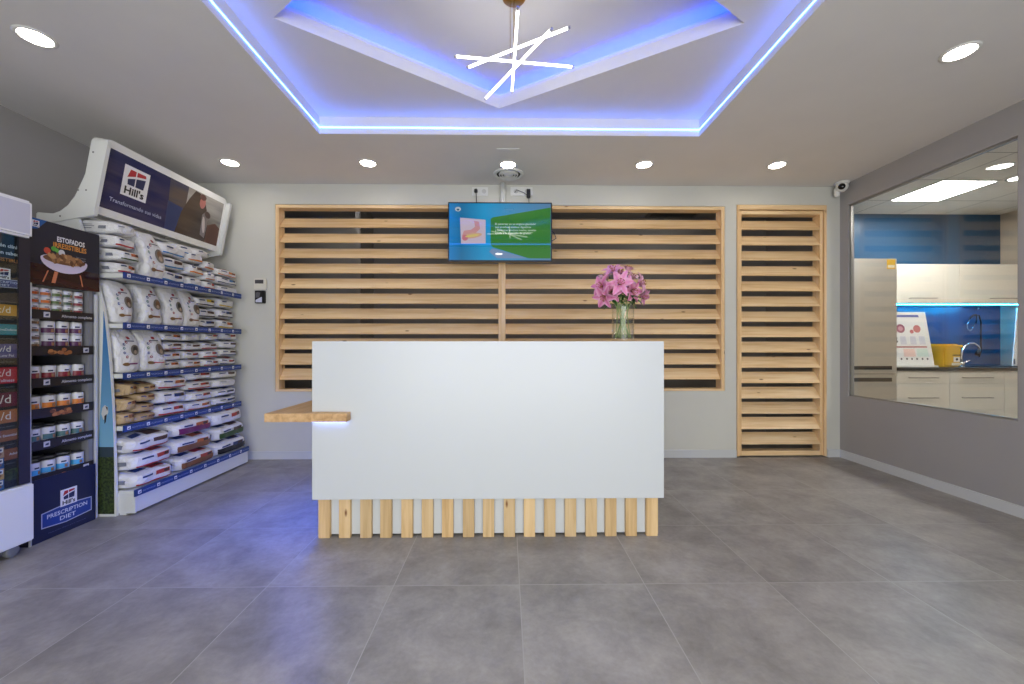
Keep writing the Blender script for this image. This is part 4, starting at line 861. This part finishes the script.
for si, (col, cn, nb) in ((2, ((128, 32, 48), 'maroon', 2)), (3, ((214, 124, 40), 'orange', 4)), (4, ((70, 110, 110), 'grey-green', 4)), (5, ((70, 164, 214), 'light blue', 4))):
    pr = can_proto('food_can', r, .072, col)
    for rw in range(2 if si < 4 else 3):
        for c in range(4 if rw else 4):
            if rw and si == 2 and c > 1: continue
            if rw == 2 and c > 2: continue
            place_can(pr, (DX - .045 - rw * .078, DY0 + .04 + c * .0765 + random.uniform(-.002, .002), SHZ[si] + .001), random.uniform(-.6, -.1), '%s-labelled can, %s from left in %s, %s shelf of dark display' % (cn, colsN[c], rows[rw], ('', '', 'third', 'fourth', 'fifth', 'lowest')[si]), GC)
# ================================================================== COOLER (left edge)
FX = -2.54; FY1 = at(30.5, 300, X=FX).y; FY0 = FY1 - .62; FXB = -3.2
fz0 = at(30, 541, X=FX + .02).z; fzb = at(30, 484, X=FX + .02).z; fh0 = at(30, 238, X=FX + .02).z; fh1 = at(30.5, 201, X=FX + .02).z
fr = thing('display_cooler', 'white-topped upright display cabinet with dark glass door at the left edge', 'display cabinet', ((FX + FXB) / 2, (FY0 + FY1) / 2, 0))
obs = []
hb = box('header', (FXB, FY0, fh0), (FX + .02, FY1, fh1), mat((226, 226, 232), .4), bev=.012); obs.append(hb)
P = Print((FX + .0203, FY0, fh0), (0, 1, 0), (0, 0, 1)); P.rect(.03, .02, .6, fh1 - fh0 - .02, mat((196, 196, 214), .35)); g = P.build('header_face'); adopt(fr, hb); g.parent = hb
obs.append(box('cabinet_body', (FXB, FY0, fzb), (FX - .02, FY1, fh0), DARK))
obs.append(box('base', (FXB, FY0, fz0), (FX + .022, FY1, fzb), mat((222, 224, 226), .4), bev=.006))
fd = box('door_frame', (FX - .02, FY1 - .05, fzb + .003), (FX, FY1 - .001, fh0 - .002), mat((36, 32, 44), .45)); obs.append(fd)
dp = box('door', (FX - .02, FY0, fzb + .003), (FX - .012, FY1 - .05, fh0 - .002), mat((24, 24, 28), .5)); obs.append(dp)
gl = box('door_glass', (FX - .004, FY0, fzb + .003), (FX - .001, FY1 - .05, fh0 - .002), clear_glass('door_glass', (.93, .97, .96), .05)); obs.append(gl)
P = Print((FX - .0118, 0, 0), (0, 1, 0), (0, 0, 1)); px_ = lambda x: at(x, 300, X=FX - .0118).y; pz = lambda x, y: at(x, y, X=FX - .0118).z
e1 = px_(21)
def zy(y): return CZ + (HY - y) / F * (FX - .0118) / ray(12, y).x
for (ya, yb, c, s, sub) in ((305, 316, (196, 140, 48), 'c/d', None), (324.5, 335, (24, 128, 138), 'DigestiveDefense', None), (344, 358, (88, 80, 128), 'w/d', 'Low Fat'), (367, 383, (176, 24, 48), 'k/d', 'Wellness'), (392, 406, (104, 24, 50), 'z/d', None), (409, 422, (170, 100, 44), 'i/d', None), (429, 440, (142, 84, 44), 'Vet Essentials', None), (448, 459, (136, 78, 44), 'Adult', None)):
    z1, z0 = zy(ya), zy(yb); P.rect(FY0 + .02, z0, e1, z1, c); h_ = z1 - z0
    if s.endswith('/d'):
        P.text(s, e1 - .045, z0 + h_ * (.45 if sub else .25), h_ * (.62 if sub else .85), (228, 222, 214), .0, align='R')
        if sub: P.text(sub, e1 - .03, z0 + h_ * .1, h_ * .26, (214, 208, 214), .01, align='R')
    else: P.text(s, e1 - .014, z0 + h_ * .4, h_ * .3, (206, 210, 210), .01, align='R')
    P.text('alimento diet\u00e9tico', e1 - .03, z0 - .022, .01, (120, 120, 124), .0, align='R')
for k, (s, c, y) in enumerate((('Nutrici\u00f3n cl\u00ednica', (216, 216, 220), 248.5), ('con un sabor', (216, 216, 220), 255.5), ('IRRESISTIBLE', (172, 116, 66), 262.5))): P.text(s, px_(21.5 if k == 0 else 18.5), zy(y), .025, c, .02, align='R')
z1 = zy(289.5); P.poly([(e1 - .2, z1 + .002), (e1 + .006, z1 + .008), (e1 + .006, z1 + .05), (e1 - .2, z1 + .046)], (170, 176, 196)); P.poly([(e1 - .2, z1 + .005), (e1 + .004, z1 + .011), (e1 + .004, z1 + .047), (e1 - .2, z1 + .043)], (30, 58, 120)); P.text('PRESCRIPTION', e1 - .004, z1 + .029, .015, (190, 200, 224), .01, align='R', width=.13); P.text('DIET', e1 - .05, z1 + .013, .014, (190, 200, 224), .01, align='R', width=.05)
P.logo(e1 - .1, z1 + .047, .052); P.rect(FY0 + .02, zy(303), e1 - .01, zy(303) + .006, (70, 66, 64))
P.ell(e1 - .04, zy(474), .05, .03, grm, 14)
g = P.build('door_print'); g.parent = dp
bm = bmesh.new(); M = Matrix.Translation((FX - .03, FY1 - .06, .03)) @ Matrix.Rotation(PI / 2, 4, 'Y'); lathe(bm, [(.01, -.014), (.028, -.013), (.03, -.008), (.03, .008), (.028, .013), (.01, .014)], 24, M); cs = frombm('castor', bm, mat((120, 122, 126), .4), None, True); obs.append(cs)
bm = bmesh.new(); bbox(bm, FX - .06, FY1 - .075, .03, FX - .045, FY1 - .045, fz0 + .002); frombm('castor_fork', bm, CHROME, cs)
adopt(fr, *obs)
for k, c in enumerate(((52, 92, 140), (190, 150, 90), (40, 84, 130), (176, 140, 110))):
    yb = at(4, 300, X=FX - .005).y; z = fzb + .002 + k * .055
    o = box('food_box', (FX - .0118, yb - .09, z), (FX - .0045, yb, z + .053), mat(c, .4)); shift(o, (FX - .008, yb - .045, z))
    P = Print((.0036, -.04, .005), (0, 1, 0), (0, 0, 1)); P.rect(.0, .022, .08, .044, (206, 204, 200)); P.ell(.055, .014, .02, .01, (120, 80, 56)); P.rect(.05, .028, .075, .038, (26, 36, 84)); g = P.build('box_print'); g.parent = o
    tag(o, 'small printed box behind the cabinet glass, %s of its pile' % ('bottom', 'second from bottom', 'third from bottom', 'topmost')[k], 'food box', 'boxes behind the cabinet glass')
# ================================================================== KITCHEN
KF = 4.32
CREAM = mat((226, 220, 206), .4, name='cream_laminate'); HAND = mat((150, 142, 130), .3, .9, name='brushed_handle')
kx = lambda px, Y=KF: at(px, 345, Y=Y).x; kz = lambda px, py, Y=KF: at(px, py, Y=Y).z
ST = steel('brushed_steel')
fx1 = kx(896.3, 4.28); fx0 = XR + .135; ft = kz(890, 258.7, 4.28); sm = kz(890, 374, 4.28)
t = thing('refrigerator', 'tall brushed steel fridge freezer left of the kitchen cabinets', 'refrigerator', ((fx0 + fx1) / 2, 4.6, 0))
obs = [box('body', (fx0, 4.31, .03), (fx1, 4.93, ft), mat((120, 116, 110), .4)), box('upper_door', (fx0, 4.27, sm + .004), (fx1, 4.308, ft), ST, bev=.006), box('lower_door', (fx0, 4.27, .06), (fx1, 4.308, sm - .004), ST, bev=.006)]
for (ya, yb, par) in ((366, 369.6, 1), (377.8, 381.6, 2)):
    h = box('handle_recess', (fx0 + .03, 4.264, kz(880, yb, 4.27)), (kx(891.5, 4.27), 4.2702, kz(880, ya, 4.27)), mat((26, 24, 22), .4)); h.parent = obs[par]
P = Print((0, 4.2699, 0), (1, 0, 0), (0, 0, 1)); x0_, x1_ = kx(886.8, 4.27), kx(895.3, 4.27); P.rect(x0_, kz(890, 269, 4.27), x1_, kz(890, 259.4, 4.27), (224, 176, 48)); P.rect(x0_ + .01, kz(890, 267.6, 4.27), x1_ - .008, kz(890, 265, 4.27), (232, 220, 190)); g = P.build('energy_sticker'); g.parent = obs[1]
adopt(t, *obs); struct  # fridge done
def unit(name, label, cat, x0, x1, z0, z1, yf, yb, grp): 
    t = thing(name, label, cat, ((x0 + x1) / 2, (yf + yb) / 2, z0), grp); b_ = box('carcass', (x0 + .001, yf + .02, z0), (x1 - .001, yb, z1), CREAM); pb = box('plinth_board', (x0 + .001, yf + .06, 0), (x1 - .001, yf + .075, z0), DARK) if z0 < .2 else None; adopt(t, *[k for k in (b_, pb) if k]); return t
def handle(par, x0, x1, z, y):
    bm = bmesh.new(); tube(bm, [(x0, y - .03, z), (x1, y - .03, z)], .005, 8); bbox(bm, x0 + .012, y - .03, z - .004, x0 + .02, y, z + .004); bbox(bm, x1 - .02, y - .03, z - .004, x1 - .012, y, z + .004)
    h = frombm('handle', bm, HAND, par); return h
wt = kz(950, 367.6, KF - .02); wb = kz(950, 370.6, KF - .02)
edges = [kx(896.6), kx(949.8), kx(1004.6), min(kx(1060), KX1 - .01)]
for i in range(3):
    x0_, x1_ = edges[i], edges[i + 1]
    t = unit('base_cabinet', ('cream base cabinet under the yellow bin and the leaning info board', 'cream base cabinet under the sink and tap', 'cream base cabinet at the right end, cut off by the window edge')[i], 'cabinet', x0_, x1_, .1, wb, KF, 4.94, 'cream base cabinets')
    zs_ = [wb - .003, kz(950, 383.7), kz(950, 410), .1]
    for k in range(3):
        d = box('drawer', (x0_ + .002, KF, zs_[k + 1] + .002), (x1_ - .002, KF + .0195, zs_[k] - .001), CREAM, bev=.001); adopt(t, d)
        if i < 2: handle(d, x0_ + (x1_ - x0_) * .2, x1_ - (x1_ - x0_) * .26, kz(950, 377.6) if k == 0 else (kz(950, 397.6) if k == 1 else .28), KF)
t = thing('worktop', 'dark worktop with sink running along the kitchen cabinets', 'worktop', (edges[0] + .5, 4.6, wb))
wk = box('slab', (edges[0], KF - .02, wb), (KX1 - .02, 4.94, wt), mat((58, 54, 50), .35)); sk = box('sink', (kx(962, 4.4), 4.42, wt), (kx(1030, 4.4), 4.8, wt + .008), mat((120, 126, 136), .25, .9), bev=.003); bw = box('bowl', (kx(985, 4.4), 4.46, wt + .0081), (kx(1024, 4.4), 4.76, wt + .0095), mat((70, 76, 90), .3, .9)); adopt(t, wk, sk, bw)
WF = 4.6; uz0, uz1 = kz(950, 303.5, WF), kz(950, 264, WF); ue = [kx(896.6, WF), kx(959.6, WF), kx(1022.5, WF)]
for i in range(2):
    t = unit('wall_cabinet', ('cream wall cabinet next to the fridge', 'cream wall cabinet above the tap')[i], 'cabinet', ue[i], ue[i + 1], uz0, uz1, WF, 4.94, 'cream wall cabinets')
    d = box('door', (ue[i] + .002, WF, uz0 + .002), (ue[i + 1] - .002, WF + .0195, uz1 - .001), CREAM, bev=.001); adopt(t, d); hx = (908, 935) if i == 0 else (989, 1017); handle(d, kx(hx[0], WF), kx(hx[1], WF), kz(950, 298.4, WF), WF)
ls = box('led_strip', (ue[0] + .01, WF + .022, uz0 - .006), (ue[2], WF + .04, uz0 - .0005), mat((60, 80, 110), .5)); shift(ls, (ue[0], WF, uz0)); tag(ls, 'blue light strip under the kitchen wall cabinets', 'led strip')
bm = bmesh.new(); x = .03
while x < ue[2] - ue[0] - .03: bbox(bm, x, .024, -.012, x + random.uniform(.007, .012), .036, -.0062); x += .03
frombm('diodes', bm, emis('blue_cabinet_led', (.01, .42, 1.0), 190), ls)
m = emis('led_panel_light', (1, .98, .95), 22)
def panel(x, y, label):
    t = thing('ceiling_panel_light', label, 'ceiling light', (x + .28, y + .28, KZ)); o = [box('diffuser', (x + .012, y + .012, KZ - .006), (x + .553, y + .553, KZ - .001), m)]
    bm = bmesh.new(); bbox(bm, x, y, KZ - .008, x + .012, y + .565, KZ); bbox(bm, x + .553, y, KZ - .008, x + .565, y + .565, KZ); bbox(bm, x + .012, y, KZ - .008, x + .553, y + .012, KZ); bbox(bm, x + .012, y + .553, KZ - .008, x + .553, y + .565, KZ); o.append(frombm('frame', bm, WHITE)); adopt(t, *o)
panel(PX0, PY0, 'bright square light panel in the kitchen tile ceiling')
panel(PX0, PY0 - .565 * 3, 'unseen fill panel added further forward in the kitchen ceiling')  # extra panel added out of view to brighten the kitchen
KL = emis('kitchen_downlight', (1, .97, .9), 22)
p = at(1003, 166, Z=KZ); downlight(p.x, p.y, KZ, 'round downlight in the kitchen ceiling seen through the window', 'kitchen downlights', .06, KL)
p = at(1017.5, 178, Z=KZ); downlight(p.x, p.y, KZ, 'kitchen downlight half cut off by the right window edge', 'kitchen downlights', .06, KL)
# things on the worktop
Y1 = 4.44; q = lambda px, py, Y=Y1: at(px, py, Y=Y)
def board(pts, Yb, Yt, label):
    B_ = [at(*p, Y=Yb if p[1] > 340 else Yt) for p in pts]; bm = bmesh.new(); prism(bm, B_, (0, .012, .0)); return B_, frombm('panel', bm, WHITE)
t = thing('info_board', 'white printed information board leaning beside the fridge on the worktop', 'information board', (q(915, 366).x, Y1, wt))
c4 = [at(893, 364.5, Y=Y1), at(934.5, 364.5, Y=Y1), at(925, 312, Y=Y1 + .07), at(893, 312, Y=Y1 + .07)]; c4[0].z = c4[1].z = wt + .018
bm = bmesh.new(); prism(bm, c4, (0, .012, 0)); o1 = frombm('panel', bm, WHITE)
up = (c4[2] - c4[1]); up = Vector((0, up.y, up.z)); ph = up.length; P = Print(c4[0] + Vector((0, -.001, 0)), (1, 0, 0), up); pw = (c4[1] - c4[0]).x; k_ = pw / 41.5
PP = lambda px, py: ((px - 893) * k_, (364.5 - py) * ph / 52.5)
P.poly([PP(900, 315), PP(924, 315), PP(924.4, 317.2), PP(900, 317.2)], (90, 104, 168))
for (x, y, r, c) in ((904.5, 328.5, 4.4, (150, 90, 110)), (921, 328.8, 3.8, (196, 120, 120)), (898.5, 331.5, 2.2, (200, 110, 110)), (915.5, 331.5, 2, (196, 110, 116)), (904.5, 328.5, 2.4, (200, 150, 160))): P.ell(*PP(x, y), r * k_, r * k_, c)
P.poly([PP(898, 346), PP(929, 346), PP(929.2, 347.2), PP(898, 347.2)], (190, 110, 112))
for x in (903, 913, 922): P.poly([PP(x, 336), PP(x + 5.5, 336), PP(x + 6.2, 344), PP(x, 344)], (206, 206, 214))
P.poly([PP(905, 348.5), PP(916, 348.5), PP(917, 356), PP(905, 356)], (232, 200, 190)); P.poly([PP(918, 348.5), PP(929, 348.5), PP(930, 356), PP(918, 356)], (204, 222, 212))
for x in (902, 907.5, 912.5, 917.5, 923, 928): P.ell(*PP(x, 358.3), 1 * k_, 1 * k_, (70, 70, 84), 8)
P.poly([PP(897, 338), PP(900, 337), PP(899.5, 340), PP(900.5, 342), PP(897, 343)], (20, 20, 24))
o2 = P.build('board_print'); o3 = box('ledge', (c4[0].x, Y1 - .04, wt), (c4[1].x + .004, Y1 + .06, wt + .018), WHITE); adopt(t, o1, o2, o3)
c4 = [at(1013, 362, Y=4.5), at(1032, 362, Y=4.5), at(1032, 308, Y=4.58), at(1017.5, 308, Y=4.58)]; c4[0].z = c4[1].z = wt + .009
bm = bmesh.new(); prism(bm, c4, (0, .012, 0)); o = frombm('information_sheet', bm, WHITE); shift(o, (c4[0].x, 4.5, wt)); tag(o, 'white information sheet leaning at the far right end of the sink', 'information sheet')
P = Print(Vector((0, -.001, 0)), (1, 0, 0), Vector((0, .08, c4[2].z - c4[0].z))); P.poly([(.012, .03), (.03, .03), (.034, .09), (.018, .09)], (50, 60, 96)); g = P.build('sheet_print'); g.parent = o
bx = q(945.3, 366, 4.45); t = thing('sharps_bin', 'yellow plastic sharps bin with white label on the worktop', 'bin', (bx.x, 4.47, wt)); YE = mat((232, 184, 34), .4, name='yellow_plastic')
hw2 = (q(955, 366, 4.45).x - q(935.5, 366, 4.45).x) / 2 * .86; hgt = kz(945, 344, 4.45) - wt; hw2 *= .95
bm = bmesh.new(); vs = bbox(bm, -hw2, -.09, 0, hw2, .09, hgt - .035, .012)
for v in bm.verts: s_ = 1 + .12 * (v.co.z / hgt); v.co.x *= s_; v.co.y *= s_
frombm('bucket', bm, YE, t)
bm = bmesh.new(); bbox(bm, -hw2 * 1.17, -.108, hgt - .04, hw2 * 1.17, .108, hgt - .012, .006); bbox(bm, -hw2 * .9, -.08, hgt - .012, hw2 * .9, .08, hgt, .005); frombm('lid', bm, YE, t)
P = Print((0, -.103, 0), (1, 0, 0), (0, 0, 1)); P.rect(-.02, .02, hw2 * .9, .05, (238, 226, 190)); P.rect(.0, .06, hw2 * .8, .115, (240, 236, 220)); P.ell(.038, .088, .014, .014, (40, 36, 30)); P.rect(-.01, .13, hw2 * .95, .14, (60, 50, 20)); g = P.build('label_print'); g.parent = t
fb = at(962, 366, Y=4.62); t = thing('tap', 'chrome arched kitchen tap at the sink', 'tap', (fb.x, 4.62, wt))
arc = [(962, 364), (961, 358), (962, 351), (965, 346), (969, 343.5), (974, 343.3), (978, 346), (980, 350)]
bm = bmesh.new(); tube(bm, [at(x, y, Y=4.62) - t.location for x, y in arc], .011, 10); frombm('spout', bm, CHROME, t, True)
A_ = at(979.5, 349, Y=4.62) - t.location; B_ = at(977.5, 354.5, Y=4.60) - t.location; bm = bmesh.new(); tube(bm, [A_, (A_ + B_) / 2, B_], .015, 12, taper=[.011, .02, .024]); frombm('spray_head', bm, DARK, t, True)
bm = bmesh.new(); lathe(bm, [(.024, 0), (.024, .03), (.016, .05)], 16); tube(bm, [(.0, 0, .03), (.05, -.04, .07)], .007, 8); frombm('mixer_base', bm, CHROME, t, True)
hp = at(976, 311, Y=KYB - .02); t = thing('stethoscope', 'black tube with silver loop hanging on a hook above the tap', 'stethoscope', (hp.x, KYB - .02, hp.z))
J = lambda pts: [at(x, y, Y=KYB - .03) - t.location for x, y in pts]
bm = bmesh.new(); tube(bm, [(0, .02, .02), (0, -.02, .02), (0, -.03, .04)], .008, 8); frombm('hook', bm, CHROME, t, True)
bm = bmesh.new(); tube(bm, J([(974, 315), (979, 315), (981, 322), (981, 340), (981, 352), (979, 357)]), .007, 8); tube(bm, J([(970, 319), (973, 315), (976, 314), (977, 320), (975.5, 324)]), .006, 8); frombm('tubing', bm, BLACK, t, True)
bm = bmesh.new(); tube(bm, J([(970, 319), (967, 324), (967, 328), (970, 331), (973, 328), (975.5, 323)]), .005, 8); frombm('ear_tubes', bm, CHROME, t, True)
# ================================================================== VIEW
vs = S.view_settings; vs.view_transform = 'Standard'; vs.look = 'None'; vs.gamma = 1; vs.use_curve_mapping = False; vs.exposure = 0.68
S.display_settings.display_device = 'sRGB'
S.cycles.max_bounces = 8; S.cycles.diffuse_bounces = 5; S.cycles.transparent_max_bounces = 12; S.cycles.sample_clamp_indirect = 6; S.cycles.caustics_reflective = False
